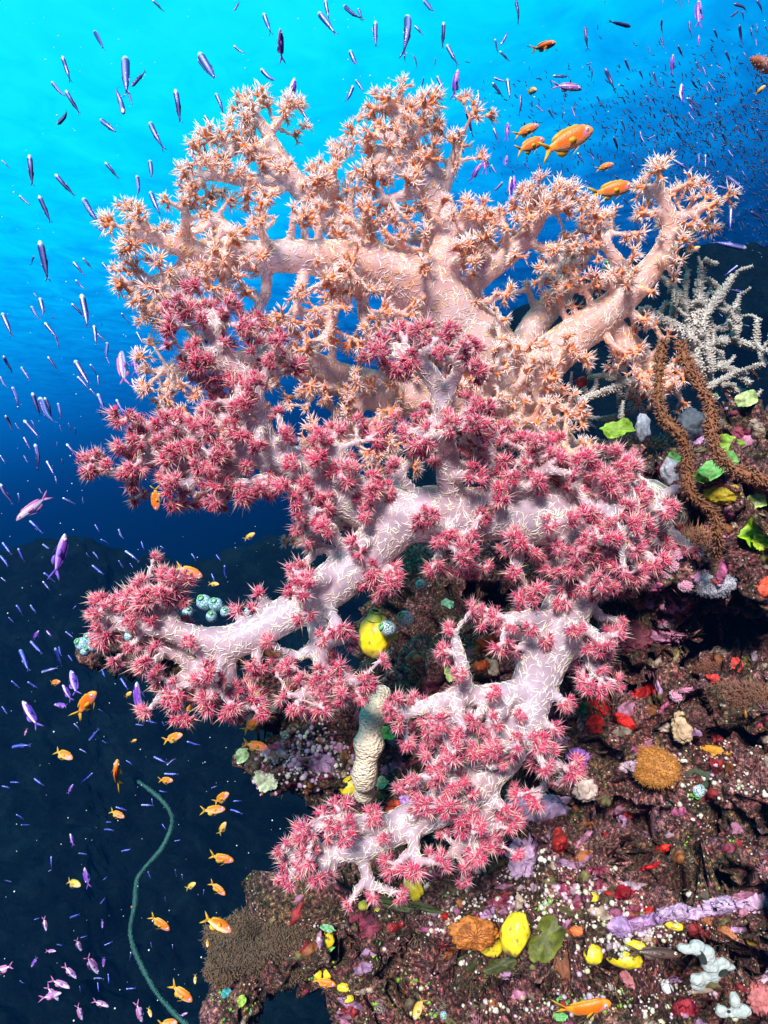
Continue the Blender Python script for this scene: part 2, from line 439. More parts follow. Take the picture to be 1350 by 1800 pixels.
# ------------------------------------------------------------------ far reef: sloping seabed and wall behind
def topline(px):
    xs = [-900, -300, 0, 60, 100, 150, 190, 250, 330, 420, 500, 620, 720, 830, 950, 1080, 1200, 1330, 1500, 2300]
    ys = [1010, 985, 968, 940, 948, 930, 965, 985, 985, 955, 930, 900, 760, 600, 520, 470, 440, 430, 410, 380]
    return np.interp(px, xs, ys)
nx, ny = 430, 240
PX = np.linspace(-900, 2300, nx); vv = np.linspace(0, 1, ny)
V = np.zeros((nx, ny, 3))
for i, px in enumerate(PX):
    yt = topline(px); far = np.interp(px, [-900, 500, 900, 2300], [9.5, 8.5, 6.5, 4.5]); nearp = np.interp(px, [-900, 500, 1100, 2300], [2.9, 3.0, 3.2, 3.2])
    for j, v in enumerate(vv):
        py = yt + (2500 - yt) * v ** 1.15
        d = far + (nearp - far) * v ** .8
        V[i, j] = P(px, py, d)
flat = V.reshape(-1, 3)
i, j = np.meshgrid(np.arange(nx - 1), np.arange(ny - 1), indexing='ij'); i = i.ravel(); j = j.ravel()
T = quads(np.stack([i * ny + j, i * ny + j + 1, (i + 1) * ny + j + 1, (i + 1) * ny + j], 1))
nn = vnormals(flat, T)
amp = np.empty(len(flat))
for q, p in enumerate(flat):
    v = Vector(p) * (5.0 / p[1]); fade = .30 + .70 * min(1.0, (q % ny) / 26)
    amp[q] = fade * (p[1] / 5.0) * (.22 * noise.fractal(v * 1.1, .9, 2.1, 3) + .34 * abs(noise.noise(v * 2.6)) + .20 * abs(noise.noise(v * 6.1 + Vector((3, 1, 2)))) + .10 * abs(noise.noise(v * 15)) - .15)
if nn[:, 1].mean() > 0: nn = -nn
flat = flat + nn * amp[:, None]
# the back of the crest falls away behind, so the terrain has a real far side
back = flat.reshape(nx, ny, 3)[:, 0] + np.array([0, 3.0, -2.5])
flat = np.vstack([flat, back]); kb = nx * ny
ii = np.arange(nx - 1)
T = np.vstack([T, quads(np.stack([kb + ii, ii * ny, (ii + 1) * ny, kb + ii + 1], 1))])
m_far, nt_, b_ = mat('far_rock')
nf = noise_node(nt_, 2.4, 8, .72); rf = ramp_node(nt_, nf.outputs[0], [(.3, (.0008, .0025, .003)), (.5, (.0018, .006, .0075)), (.7, (.005, .014, .017))])  # near-black blue albedo: light lost over distance is put into the colour
nt_.links.new(rf.outputs[0], b_.inputs['Base Color']); b_.inputs['Roughness'].default_value = .9; b_.inputs['Specular IOR Level'].default_value = .02
nf2 = noise_node(nt_, 12, 6, .7); bump(nt_, b_, nf2.outputs[0], .8, .15)
far = link('seabed_terrain', tri_mesh('seabed_terrain', flat, T, None, [m_far])); tag(far, kind='structure')

# ------------------------------------------------------------------ SOFT CORALS
def loose(n, spread, rng):
    d = np.array([0, 0, 1.]) + rng.normal(0, spread, (n, 3)); return unit(d)
def whorl(d, n, flare, rng, jit=.2):
    ref = np.array([0, 0, 1.]) if abs(d[2]) < .9 else np.array([1., 0, 0])
    u = unit(np.cross(d, ref)); v = np.cross(d, u); a = np.arange(n) * 2 * np.pi / n + rng.uniform(0, 6)
    return unit(d[None] * flare + np.cos(a)[:, None] * u + np.sin(a)[:, None] * v + rng.normal(0, jit, (n, 3)))
def orange_cluster(rng, white, heads):
    """a short fork that carries a few eight-armed polyps at uneven distances"""
    g = Geo()
    g.add(lumpy0(ICO1[0], rng) * .20, ICO1[1], (.86, .42, .28))
    D = loose(heads, .75 if heads > 2 else .35, rng)
    for d in D:
        q = rng.uniform(.22, .55) if heads > 2 else rng.uniform(.1, .3); b = d * q; k = rng.uniform(.85, 1.05)
        g.add(*spikes(np.zeros((1, 3)), d[None], q + .12, .12, None, (.94, .52, .42), np.array((1.0, .28, .05)) * k))
        g.add(ICO1[0] * np.array([.12, .12, .12]) * rng.uniform(.8, 1.2) + b, ICO1[1], np.array((1.0, .27, .03)) * k)
        m = 8; dirs = whorl(d, m, rng.uniform(.3, 1.3), rng)
        L = rng.uniform(.30, .62, m)
        tip = np.array((1.0, .95, .95)) if rng.uniform() < white else np.array((1.0, .74, .72))
        base = np.array((1.0, .46, .27)) if rng.uniform() < .5 else np.array((1.0, .56, .50))
        g.add(*spikes(b + d * .04 + dirs * .05, dirs, L, .038, d[None] * rng.uniform(-.05, .3) * L[:, None] + rng.normal(0, .05, (m, 3)), base, tip))
        # fine side pinnules
        f = rng.uniform(.4, .8, m * 2); idx = np.repeat(np.arange(m), 2)
        g.add(*spikes(b + d * .04 + dirs[idx] * (L[idx] * f)[:, None], dirs[idx] + rng.normal(0, .7, (m * 2, 3)), .13, .014, None, tip * .95, tip))
    return g.arrays()
def red_cluster(rng, tufts):
    """a pale fork with bristling crimson tufts: long spicules stick out past the polyps"""
    g = Geo()
    g.add(lumpy0(ICO1[0], rng) * .15, ICO1[1], (.78, .50, .55))
    for d in loose(tufts, .75 if tufts > 2 else .3, rng):
        q = rng.uniform(.18, .46) if tufts > 2 else .08; b = d * q; k = rng.uniform(.6, 1.2)
        g.add(*spikes(np.zeros((1, 3)), d[None], q + .16, .12, None, (.78, .52, .58), (.88, .40, .40)))
        n = int(rng.integers(4, 8)); dd = unit(d + rng.normal(0, .58, (n, 3)))
        g.add(*spikes(b.repeat(n).reshape(3, n).T, dd, rng.uniform(.30, .74, n), .021, rng.normal(0, .10, (n, 3)), (.98, .38, .32), (1.0, .76, .60)))
        n = int(rng.integers(7, 11)); dd = unit(d + rng.normal(0, .75, (n, 3))); L = rng.uniform(.22, .38, n)
        g.add(*spikes(b.repeat(n).reshape(3, n).T, dd, L, .060, None, (.70, .20, .24), np.array((.64, .010, .09)) * k))
        for q2 in range(n):
            dirs = whorl(dd[q2], 5, rng.uniform(.5, 1.4), rng)
            g.add(*spikes((b + dd[q2] * L[q2] * .75)[None].repeat(5, 0), dirs, rng.uniform(.10, .22, 5), .026, None, np.array((.56, .008, .085)) * k, (.88, .16, .28)))
        n = 30; dd = unit(d + rng.normal(0, .95, (n, 3)))
        g.add(*spikes(b.repeat(n).reshape(3, n).T, dd, rng.uniform(.28, .60, n), .012, rng.normal(0, .09, (n, 3)), (.90, .28, .42), (.99, .62, .70)))
    return g.arrays()
def lumpy0(V, rng): return V * rng.uniform(.8, 1.2, (len(V), 1))
crng = np.random.default_rng(11)
OC = [orange_cluster(crng, w_, h_) for w_, h_ in ((.4, 5), (.6, 4), (.6, 6), (.5, 2), (1, 5), (1, 4), (1, 6), (.6, 1), (.6, 2))]
RC = [red_cluster(crng, k) for k in (4, 5, 3, 4, 5, 3, 4, 1, 2)]
OM = [tri_mesh('polyp_cluster', a[0], a[1], a[2], [M_pol]) for a in OC]
RM = [tri_mesh('polyp_cluster', a[0], a[1], a[2], [M_pol]) for a in RC]

def soft_coral(name, label, group, base_px, branches, arrays, meshes, M_flesh, R, sp, tw, seed, scl_cols, n_scl, voxel=.0030, tipn=6, white_top=None, max_parts=100, clear=(), slim=1.0, tipl=(.8, 1.3)):
    """branches: list of rows (px,py,depth,radius px), flag. Twigs and polyp clusters grow along every branch"""
    rng = np.random.default_rng(seed)
    g = Geo(); clusters = []
    def twig(p, d, L, r, n_end, onstalk=False):
        d = unit(d); e = p + d * L
        ex, ey = proj(e)
        if any(a <= ex <= c and b <= ey <= f for a, b, c, f in clear): return
        midp = p + d * L * .5 + rng.normal(0, .06, 3) * L
        g.add(*tube(spline([[*p, r * 1.35], [*midp, r * .95], [*e, r * .85]], .006), 8))
        clusters.append((e + d * r * .3, d, rng.uniform(.75, 1.25), onstalk))
        if n_end > 1:
            a0 = rng.uniform(0, 6.28)
            ref = np.array([0, 0, 1.]) if abs(d[2]) < .9 else np.array([1., 0, 0])
            u = unit(np.cross(d, ref)); v = np.cross(d, u)
            for k in range(n_end - 1):
                a = a0 + k * 6.283 / (n_end - 1) + rng.normal(0, .3)
                dd = unit(d * rng.uniform(.2, .9) + u * math.cos(a) + v * math.sin(a))
                q = p + d * L * rng.uniform(.5, .95); l2 = R * rng.uniform(.8, 1.25)
                e2 = q + dd * l2
                g.add(*tube(spline([[*q, r * .8], [*e2, r * .62]], .006), 7))
                clusters.append((e2, dd, rng.uniform(.65, 1.1), False))
    for rows, flag in branches:
        pts = np.array([[*P(a, b, d), r * (slim if r < 50 else (1 + slim) / 2) * d / F] for a, b, d, r in rows])
        path = spline(pts, .010)
        # lumpy radius
        for q in range(len(path)):
            path[q, 3] *= 1 + .12 * noise.noise(Vector(path[q, :3]) * 22)
        g.add(*tube(path, 14))
        t, U, W = frames(path[:, :3])
        seglen = np.r_[0, np.cumsum(np.linalg.norm(np.diff(path[:, :3], axis=0), axis=1))]
        s = sp * rng.uniform(.2, .9)
        start = .0 if 'T' not in flag else 1e9
        while s < seglen[-1]:
            q = int(np.searchsorted(seglen, s)); q = min(q, len(path) - 1)
            r = path[q, 3]
            thick = r / (R * 1.1)
            n = 1 + (rng.uniform() < .55) + (thick > 1.2) + (thick > 1.8)
            for k in range(int(n)):
                a = rng.uniform(0, 6.283)
                d = U[q] * math.cos(a) + W[q] * math.sin(a)
                if d[1] > .35 and rng.uniform() < .7: d = d * np.array([1, -1, 1])
                d = unit(d + t[q] * rng.normal(.15, .3))
                L = R * rng.uniform(*tw)
                if thick > 1.3 and rng.uniform() < .5: L = R * rng.uniform(.1, .4)
                # keep twigs from pointing straight into the lens for long
                ne = 1 if L < R * .9 else int(rng.integers(2, 4))
                twig(path[q, :3] + d * r * .55, d, r * .45 + L, min(R * .26, r * .6), ne, L < R * .5 and rng.uniform() < .7)
            s += sp * rng.uniform(.7, 1.3)
        if 'T' not in flag:
            e = path[-1, :3]; te = t[-1]
            ref = np.array([0, 0, 1.]) if abs(te[2]) < .9 else np.array([1., 0, 0])
            u = unit(np.cross(te, ref)); v = np.cross(te, u)
            twig(e, te, R * tipl[0] * .8, min(R * .3, path[-1, 3] * .7), 2)
            for k in range(tipn):
                a = k * 6.283 / tipn + rng.normal(0, .25)
                twig(e - te * R * rng.uniform(0, 1.2), te * rng.uniform(-.1, .8) + u * math.cos(a) + v * math.sin(a), R * rng.uniform(*tipl), min(R * .27, path[-1, 3] * .6), 1 + (rng.uniform() < .35))
    V, T, _, _ = g.arrays()
    V, T, Nn = remeshed(V, T, voxel, 5, .5)
    # sclerites: slivers of lime lying in the skin
    p, nn = sample_surface(V, T, n_scl, rng)
    tmp = unit(rng.normal(0, 1, (n_scl, 3))); tg = unit(tmp - nn * (tmp * nn).sum(1, keepdims=True)); bn = np.cross(nn, tg)
    L = rng.uniform(.005, .017, n_scl); wd = rng.uniform(.00028, .00075, n_scl); cv = rng.normal(0, .3, n_scl)
    st = []
    for f in (-.5, -.25, 0, .25, .5):
        wf = {-.5: .15, -.25: .8, 0: 1, .25: .8, .5: .15}[f]
        c = p + tg * (L * f)[:, None] + bn * (L * cv * (f * f - .08) * 2)[:, None]
        lift = .0004
        st += [c + bn * (wd * wf)[:, None] + nn * lift, c + nn * (lift + .0009 * wf), c - bn * (wd * wf)[:, None] + nn * lift]
    SV = np.stack(st, 1).reshape(-1, 3)
    tt = []
    for k in range(4):
        for c in range(2):
            a = k * 3 + c; tt += [(a, a + 1, a + 4), (a, a + 4, a + 3)]
    ST = (np.arange(n_scl)[:, None, None] * 15 + np.array(tt)[None]).reshape(-1, 3)
    cc = np.array(scl_cols)[rng.integers(0, len(scl_cols), n_scl)] * rng.uniform(.8, 1.05, (n_scl, 1))
    G = Geo(); G.add(V, T, (1, 1, 1), 0); G.add(SV, ST, np.repeat(cc, 15, 0), 1)
    root = empty(name, P(*base_px))
    tag(root, label, 'coral', group)
    off = -np.array(root.location)
    Vs, Ts, Cs, Ms = G.arrays()
    link('stalk', tri_mesh('stalk', Vs + off, Ts, Cs, [M_flesh, M_scl], Ms), root)
    # polyps
    order = sorted(range(len(clusters)), key=lambda k: (clusters[k][0][1] + clusters[k][1][1] * .05))
    rest = Geo()
    for rank, k in enumerate(order):
        pos, d, s, ons = clusters[k]
        if white_top is not None:
            px, py = proj(pos); vi = int(rng.integers(7, 9)) if ons else (int(rng.integers(4, 7)) if rng.uniform() < white_top(px, py) else int(rng.integers(0, 4)))
        else: vi = int(rng.integers(7, 9)) if ons else int(rng.integers(0, 7))
        q = basis(d, rng.uniform(0, 6.28)); sc = R * s
        if rank < max_parts:
            o = link('polyp_cluster', meshes[vi], root)
            o.location = Vector(pos) + Vector(off); o.rotation_mode = 'QUATERNION'; o.rotation_quaternion = q; o.scale = (sc, sc, sc)
        else:
            m3 = np.array(q.to_matrix()); a = arrays[vi]
            rest.add(a[0] @ m3.T * sc + pos + off, a[1], a[2])
    if rest.n:
        o = link('polyp_mass', rest.mesh('polyp_mass', [M_pol]), root); o['kind'] = 'stuff'
    print(name, 'clusters', len(clusters), 'stalk tris', len(T))
    return root

OB = [
 ([(985,800,1.24,46),(930,740,1.20,62),(885,665,1.16,70)], 'T'),
 ([(885,670,1.15,70),(810,575,1.12,66),(745,505,1.10,62),(645,466,1.08,48),(540,452,1.06,40),(440,450,1.04,33),(360,445,1.02,25),(300,430,1.0,20),(255,412,.99,14),(222,402,.98,9)], ''),
 ([(750,510,1.10,54),(785,440,1.10,46),(772,365,1.09,34),(743,310,1.07,27),(712,268,1.06,21),(702,225,1.05,15),(702,200,1.05,11)], ''),
 ([(690,480,1.10,38),(620,420,1.12,36),(562,365,1.12,31),(517,317,1.11,26),(491,277,1.10,20),(470,235,1.09,15),(446,200,1.08,10)], ''),
 ([(512,318,1.10,17),(450,318,1.08,15),(395,312,1.06,12),(352,308,1.05,9)], ''),
 ([(488,275,1.09,12),(440,262,1.08,11),(405,252,1.07,9),(388,246,1.06,8)], ''),
 ([(474,236,1.09,10),(490,212,1.1,8)], ''),
 ([(435,452,1.05,22),(360,472,1.03,18),(290,490,1.01,14),(240,497,1.0,10)], ''),
 ([(285,490,1.01,10),(282,525,1.0,8)], ''),
 ([(592,470,1.06,16),(588,530,1.04,13),(578,585,1.03,10)], ''),
 ([(470,460,1.06,14),(466,520,1.06,12),(440,560,1.05,9)], ''),
 ([(890,680,1.18,48),(760,700,1.18,46),(655,686,1.17,45),(572,657,1.15,38),(500,630,1.13,30),(420,632,1.11,20),(340,648,1.09,13),(282,652,1.08,9)], ''),
 ([(320,650,1.09,9),(290,690,1.08,8)], ''),
 ([(450,640,1.12,12),(410,700,1.10,10),(378,735,1.10,8)], ''),
 ([(640,690,1.16,14),(620,745,1.14,11),(605,780,1.13,8)], ''),
 ([(560,650,1.15,14),(545,700,1.14,10)], ''),
 ([(690,690,1.16,14),(665,750,1.16,11),(665,800,1.15,9)], ''),
 ([(905,680,1.16,54),(1000,600,1.16,44),(1055,560,1.16,42),(1105,515,1.15,35),(1150,465,1.14,27),(1172,420,1.13,21),(1178,385,1.12,17),(1164,345,1.11,13),(1158,318,1.10,10)], ''),
 ([(1178,390,1.12,12),(1208,378,1.12,10),(1228,362,1.12,8)], ''),
 ([(1175,420,1.13,11),(1212,405,1.14,9)], ''),
 ([(1118,500,1.15,17),(1082,455,1.14,14),(1062,425,1.13,11),(1045,405,1.12,8)], ''),
 ([(1066,432,1.13,9),(1072,402,1.13,8)], ''),
 ([(900,640,1.19,36),(945,565,1.20,32),(985,520,1.21,26),(1005,480,1.22,18),(990,460,1.22,12)], ''),
 ([(800,530,1.11,30),(850,482,1.10,26),(900,442,1.09,22),(935,405,1.08,18),(955,372,1.07,13),(968,348,1.06,9)], ''),
 ([(935,405,1.08,10),(918,380,1.07,8)], ''), ([(955,378,1.07,10),(985,365,1.07,8)], ''),
 ([(1060,565,1.17,30),(1105,605,1.19,27),(1135,640,1.21,22),(1150,690,1.22,14)], ''),
 ([(1120,620,1.19,14),(1165,650,1.21,12),(1190,690,1.22,9)], ''),
 ([(925,690,1.16,34),(955,745,1.13,26),(985,785,1.12,16),(1000,795,1.11,10)], ''),
 ([(772,352,1.09,18),(785,315,1.08,15),(797,285,1.07,12),(800,268,1.06,9)], ''),
 ([(440,445,1.05,18),(395,398,1.06,14),(355,372,1.06,10)], ''),
 ([(735,315,1.07,17),(685,285,1.07,14),(652,258,1.07,10),(640,248,1.07,8)], ''),
 ([(690,290,1.07,11),(640,305,1.08,9)], ''),
 ([(765,330,1.08,14),(705,345,1.06,12),(672,352,1.05,9)], ''),
 ([(705,240,1.06,10),(728,234,1.05,8)], ''),
 ([(890,700,1.12,24),(886,700,1.055,12)], ''), ([(870,660,1.12,22),(864,655,1.055,11)], ''), ([(905,740,1.12,24),(905,745,1.06,12)], ''), ([(850,700,1.12,22),(842,712,1.06,11)], ''),
 ([(640,470,1.08,16),(638,540,1.06,13),(645,585,1.05,10)], ''), ([(540,455,1.06,15),(528,510,1.05,12),(520,545,1.04,9)], ''), ([(700,500,1.10,16),(676,555,1.08,12),(668,585,1.07,9)], ''), ([(400,455,1.03,14),(392,505,1.03,11),(380,530,1.02,9)], ''), ([(610,700,1.17,14),(585,745,1.15,11),(570,770,1.14,9)], ''),
 ([(560,370,1.11,16),(590,330,1.10,12),(578,305,1.10,9)], ''),
 ([(780,430,1.09,20),(815,400,1.07,14),(832,382,1.06,9)], ''),
 ([(610,430,1.12,16),(655,400,1.10,12),(672,385,1.09,9)], ''),
]
orange = soft_coral('orange_tipped_soft_coral', 'huge peach pink soft coral with orange and white starry polyps against bright water', None, (985, 800, 1.24),
    OB, OC, OM, M_fl_o, .0250, .036, (.2, 2.3), 3, [(.85, .80, .78), (.85, .80, .78), (.85, .45, .12), (.85, .62, .35)], 26000,
    tipn=3, slim=.76, tipl=(.9, 1.9), white_top=lambda x, y: min(1, max(.15, .35 + (abs(x - 720) - 220) / 400 + (420 - y) / 500)))

RBR = [
 ([(1190,905,1.24,40),(1125,895,1.08,54),(1085,890,1.02,62)], 'T'),([(1070,900,1.0,60),(1085,885,.97,44),(1088,870,.94,20)], ''),
 ([(1080,890,.99,62),(985,905,.96,54),(880,905,.94,46),(780,902,.93,46),(700,906,.93,48),(640,888,.93,44),(580,852,.92,37),(520,816,.91,30),(445,800,.90,22),(370,812,.89,18),(305,808,.88,15),(262,800,.87,11)], ''),
 ([(270,802,.87,11),(225,828,.87,10),(190,832,.86,8)], ''),
 ([(700,915,.93,44),(640,978,.92,40),(580,1030,.91,37),(520,1070,.90,33),(460,1105,.89,31),(400,1130,.88,29),(345,1122,.87,22),(290,1106,.86,18),(240,1100,.86,14),(213,1103,.86,10)], ''),
 ([(285,1104,.86,13),(280,1065,.86,11),(262,1042,.85,9)], ''),
 ([(225,1102,.86,10),(195,1082,.86,8)], ''), ([(270,1050,.85,8),(280,1030,.85,7)], ''),
 ([(390,1135,.88,20),(345,1180,.88,16),(300,1208,.88,11)], ''),
 ([(398,1135,.88,20),(400,1185,.88,16),(410,1230,.88,11)], ''),
 ([(1060,930,.98,48),(1040,975,.97,44),(1010,1040,.96,42),(975,1120,.95,42),(940,1200,.95,39),(915,1270,.94,36),(880,1330,.94,37),(830,1380,.93,36),(770,1420,.93,32),(700,1453,.92,30),(630,1485,.91,25),(570,1500,.90,18),(530,1507,.90,12)], ''),
 ([(720,1450,.92,18),(655,1450,.90,16),(590,1446,.89,13),(562,1450,.88,10)], ''),
 ([(860,1365,.93,22),(857,1410,.93,18),(845,1440,.93,16),(815,1480,.92,12),(795,1500,.92,9)], ''),
 ([(845,1430,.93,14),(862,1470,.93,10)], ''),
 ([(935,1215,.94,24),(865,1222,.92,20),(805,1224,.91,17),(755,1240,.90,13),(722,1252,.90,10)], ''),
 ([(818,1222,.91,15),(812,1170,.90,12),(800,1125,.90,9)], ''),
 ([(985,1090,.95,18),(935,1088,.92,14),(895,1085,.91,9)], ''),
 ([(960,1170,.95,20),(1015,1140,.95,14),(1040,1155,.95,9)], ''),
 ([(900,1300,.94,18),(845,1290,.92,13),(800,1310,.91,10),(750,1370,.91,9)], ''),
 ([(905,1300,.94,16),(960,1330,.94,11),(985,1350,.94,9)], ''),
 ([(795,890,.92,24),(787,810,.89,20),(777,735,.88,18),(768,678,.87,16),(732,632,.86,14),(692,612,.86,10)], ''),
 ([(776,720,.87,14),(800,660,.86,11),(812,640,.86,8)], ''),
 ([(785,750,.88,12),(830,730,.87,9)], ''), ([(780,760,.88,12),(735,760,.86,9)], ''),
 ([(480,812,.91,24),(456,745,.88,20),(441,680,.87,18),(402,638,.86,15),(375,590,.85,12),(360,560,.85,9)], ''),
 ([(402,636,.86,12),(350,640,.85,9)], ''), ([(372,590,.85,10),(398,552,.85,8)], ''), ([(445,690,.87,13),(480,640,.87,9)], ''), ([(452,730,.87,13),(400,710,.86,9)], ''),
 ([(585,1035,.91,24),(560,1095,.89,18),(563,1150,.88,15),(573,1215,.88,11)], ''),
 ([(570,1190,.88,12),(625,1196,.87,9)], ''), ([(568,1215,.88,11),(522,1222,.87,8)], ''),
 ([(805,925,.93,18),(808,975,.92,11)], ''), ([(660,985,.92,18),(668,1020,.91,10)], ''), ([(910,925,.94,18),(908,990,.92,12)], ''),
 ([(620,880,.93,20),(600,820,.90,14),(585,790,.89,9)], ''), ([(530,815,.91,18),(535,870,.89,12),(545,900,.88,9)], ''),
 ([(440,800,.90,14),(405,850,.88,10)], ''), ([(360,812,.89,13),(330,860,.87,9)], ''), ([(330,810,.88,12),(338,770,.87,8)], ''), ([(268,800,.87,9),(262,760,.87,8)], ''),
 ([(1075,880,.98,40),(1020,850,.94,20),(1000,830,.92,12)], ''), ([(1080,880,.98,40),(1085,850,.95,20),(1095,835,.94,12)], ''), ([(940,890,.94,24),(930,840,.91,16),(925,800,.9,10)], ''),
 ([(880,890,.93,22),(870,830,.91,14),(860,790,.9,9)], ''), ([(1080,920,.97,30),(1100,960,.95,18),(1090,1000,.95,12)], ''), ([(1000,930,.95,30),(985,980,.93,16),(990,1010,.93,10)], ''), ([(1090,890,1.0,36),(1098,860,.97,18),(1102,845,.96,12)], ''), ([(1090,900,1.0,36),(1104,925,.97,18),(1108,945,.96,12)], ''), ([(1080,930,.97,30),(1060,975,.94,16),(1058,1000,.94,10)], ''), ([(1060,880,.96,34),(1055,860,.92,18),(1050,845,.91,12)], ''), ([(1065,900,.96,34),(1070,905,.91,18),(1072,908,.90,12)], ''), ([(1040,930,.95,30),(1038,940,.90,16),(1036,944,.89,11)], ''),
]
red = soft_coral('red_tipped_soft_coral', 'large lilac soft coral with crimson tipped prickly polyps in front of the peach coral', None, (1150, 900, 1.10),
    RBR, RC, RM, M_fl_r, .0310, .044, (.2, 1.4), 5, [(.84, .74, .62), (.82, .66, .48), (.84, .78, .76)], 24000, tipn=4, tipl=(.35, .8), clear=[(612,1040,745,1168),(745,1015,870,1060),(612,1255,690,1400),(450,1300,600,1400),(800,1080,880,1150)])
small = soft_coral('small_soft_coral', 'small cream yellow soft coral sprig hanging under the lilac branch', None, (640, 900, 1.02),
    [([(640,900,1.02,14),(590,925,1.0,10),(535,945,.98,8)], ''), ([(560,935,.99,8),(545,925,.98,7)], '')], OC, OM, M_fl_o, .018, .03, (.3, .9), 9, [(.85, .7, .4)], 300, tipn=5)

# ------------------------------------------------------------------ REEF LIFE
def placed(name, label, cat, px, py, group=None, depth=None, sink=0.0):
    """an Empty on the reef where the sight line through the photo's point meets it; +Z stands off the rock"""
    if depth is None: p, n = hit(px, py)
    else: p, n = P(px, py, depth), Vector((0, -1, .3)).normalized()
    o = empty(name, p - n * sink); tag(o, label, cat, group)
    o.rotation_mode = 'QUATERNION'; o.rotation_quaternion = n.to_track_quat('Z', 'Y')
    return o, p[1] / F, n
def lumpy(V, amp, sc, seed):
    off = Vector((seed * 3.1, seed * 1.7, seed * .9)); r = np.linalg.norm(V, axis=1, keepdims=True)
    k = np.array([1 + amp * noise.fractal(Vector(v) * sc + off, .8, 2.1, 3) for v in V])[:, None]
    return V * k
def ring(R, r, n=14, m=6):
    a = np.linspace(0, 2 * np.pi, n, endpoint=False); b = np.linspace(0, 2 * np.pi, m, endpoint=False)
    A, B = np.meshgrid(a, b, indexing='ij')
    V = np.stack([(R + r * np.cos(B)) * np.cos(A), (R + r * np.cos(B)) * np.sin(A), r * np.sin(B)], -1).reshape(-1, 3)
    i, j = np.meshgrid(np.arange(n), np.arange(m), indexing='ij'); i = i.ravel(); j = j.ravel(); i2 = (i + 1) % n; j2 = (j + 1) % m
    return V, quads(np.stack([i * m + j, i2 * m + j, i2 * m + j2, i * m + j2], 1))
def face_cam(o):
    pass

# -- yellow sea squirts
YEL = (.85, .62, .02)
def yellow_squirt(px, py, rx, ry, label, rot=0.0, col=YEL, k=0.8, siph=1, seed=0, depth=None, group='small yellow sea squirts on the reef'):
    o, s, n = placed('yellow_sea_squirt', label, 'sea squirt', px, py, group, depth)
    view = Vector(o.location).normalized()
    # long axis lies across the picture: local frame from the sight line
    up = Vector((math.sin(rot), 0, math.cos(rot))); z = (-view * .75 + n * .25).normalized(); x = up.cross(z).normalized(); y = z.cross(x)
    o.rotation_quaternion = Matrix((x, y, z)).transposed().to_quaternion()
    V = lumpy(ICO3[0], .10, 1.3, seed + px) * np.array([rx, ry, min(rx, ry) * k]) * s
    if depth is None: o.location = Vector(o.location) + z * (min(rx, ry) * s * .35)
    V = lumpy(ICO4[0], .13, 1.5, seed + px) * np.array([rx, ry, min(rx, ry) * k]) * s
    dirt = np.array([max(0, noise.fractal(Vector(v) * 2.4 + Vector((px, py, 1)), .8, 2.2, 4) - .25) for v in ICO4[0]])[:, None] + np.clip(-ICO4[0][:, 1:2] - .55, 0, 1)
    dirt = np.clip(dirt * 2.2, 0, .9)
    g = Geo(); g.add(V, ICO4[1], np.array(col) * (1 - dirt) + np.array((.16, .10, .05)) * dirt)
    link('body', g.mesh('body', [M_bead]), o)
    for q in range(siph):
        pos = np.array([(.25, .45, .80), (.6, -.1, .68)][q]) * np.array([rx, ry, min(rx, ry) * k]) * s
        rr = min(rx, ry) * .20 * s
        a = ring(rr, rr * .45); g = Geo(); g.add(a[0], a[1], np.array(col) * .75)
        c = np.linspace(0, 2 * np.pi, 12, endpoint=False)
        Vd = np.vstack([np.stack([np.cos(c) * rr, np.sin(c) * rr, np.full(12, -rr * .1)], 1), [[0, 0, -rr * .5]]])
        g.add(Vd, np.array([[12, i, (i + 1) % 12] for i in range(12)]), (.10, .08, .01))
        sp = link('siphon', g.mesh('siphon', [M_bead]), o); sp.location = pos
    return o
for a in [
 (613,1383,17,17,'yellow sea squirt under the pale ledge left of the lilac branch'),(728,1560,15,24,'long yellow sea squirt just below the lowest lilac branch',-.6),
 (572,1652,14,14,'round yellow sea squirt alone on the dark lower left reef'),(557,1713,9,9,'left yellow sea squirt of the pair above the tiny orange fish'),
 (575,1712,8,8,'right yellow sea squirt of the pair above the tiny orange fish'),(604,1736,11,7,'oval yellow sea squirt upper of the two right of the tiny orange fish'),
 (613,1756,9,6,'flattened yellow sea squirt lower of the two right of the tiny orange fish'),
 (662,1554,8,11,'upright olive yellow sea squirt under the left end of the lowest lilac branch',0,(.55,.5,.02)),(638,1592,9,8,'left olive yellow sea squirt of two by the dark green blades',0,(.6,.55,.05)),
 (665,1601,8,6,'right olive yellow sea squirt of two by the dark green blades',0,(.6,.55,.05)),(905,1640,24,36,'large tall yellow sea squirt beside the olive fan leaf',.3),
 (862,1664,22,16,'plump yellow sea squirt touching the orange sea fan'),(868,1630,10,8,'small yellow sea squirt tucked above the orange sea fan'),
 (1041,1677,17,16,'round yellow sea squirt at the mouth of the dark cave'),(1096,1682,30,16,'wide yellow sea squirt with open siphon by the brown fish',0,YEL,.9),
 (1118,1662,20,8,'thin yellow sea squirt pressed under the beaded ledge'),(1042,1577,9,8,'round pale yellow sea squirt on the red brown reef face'),
 (1184,1626,16,9,'yellow sea squirt hanging below the lilac crust'),(450,1223,8,9,'yellow sea squirt at the left end of the ledge behind the corals'),
 (1322,1650,10,10,'dim mustard sea squirt deep inside the dark cave',0,(.4,.25,.01))]:
    yellow_squirt(*a)
bigy = yellow_squirt(660, 1118, 30, 38, 'biggest yellow sea squirt with green mouth hanging in the hollow under the lilac branch', .15, (.90, .68, .01), .9, 0, 3, .985, None)
k = .985 / F
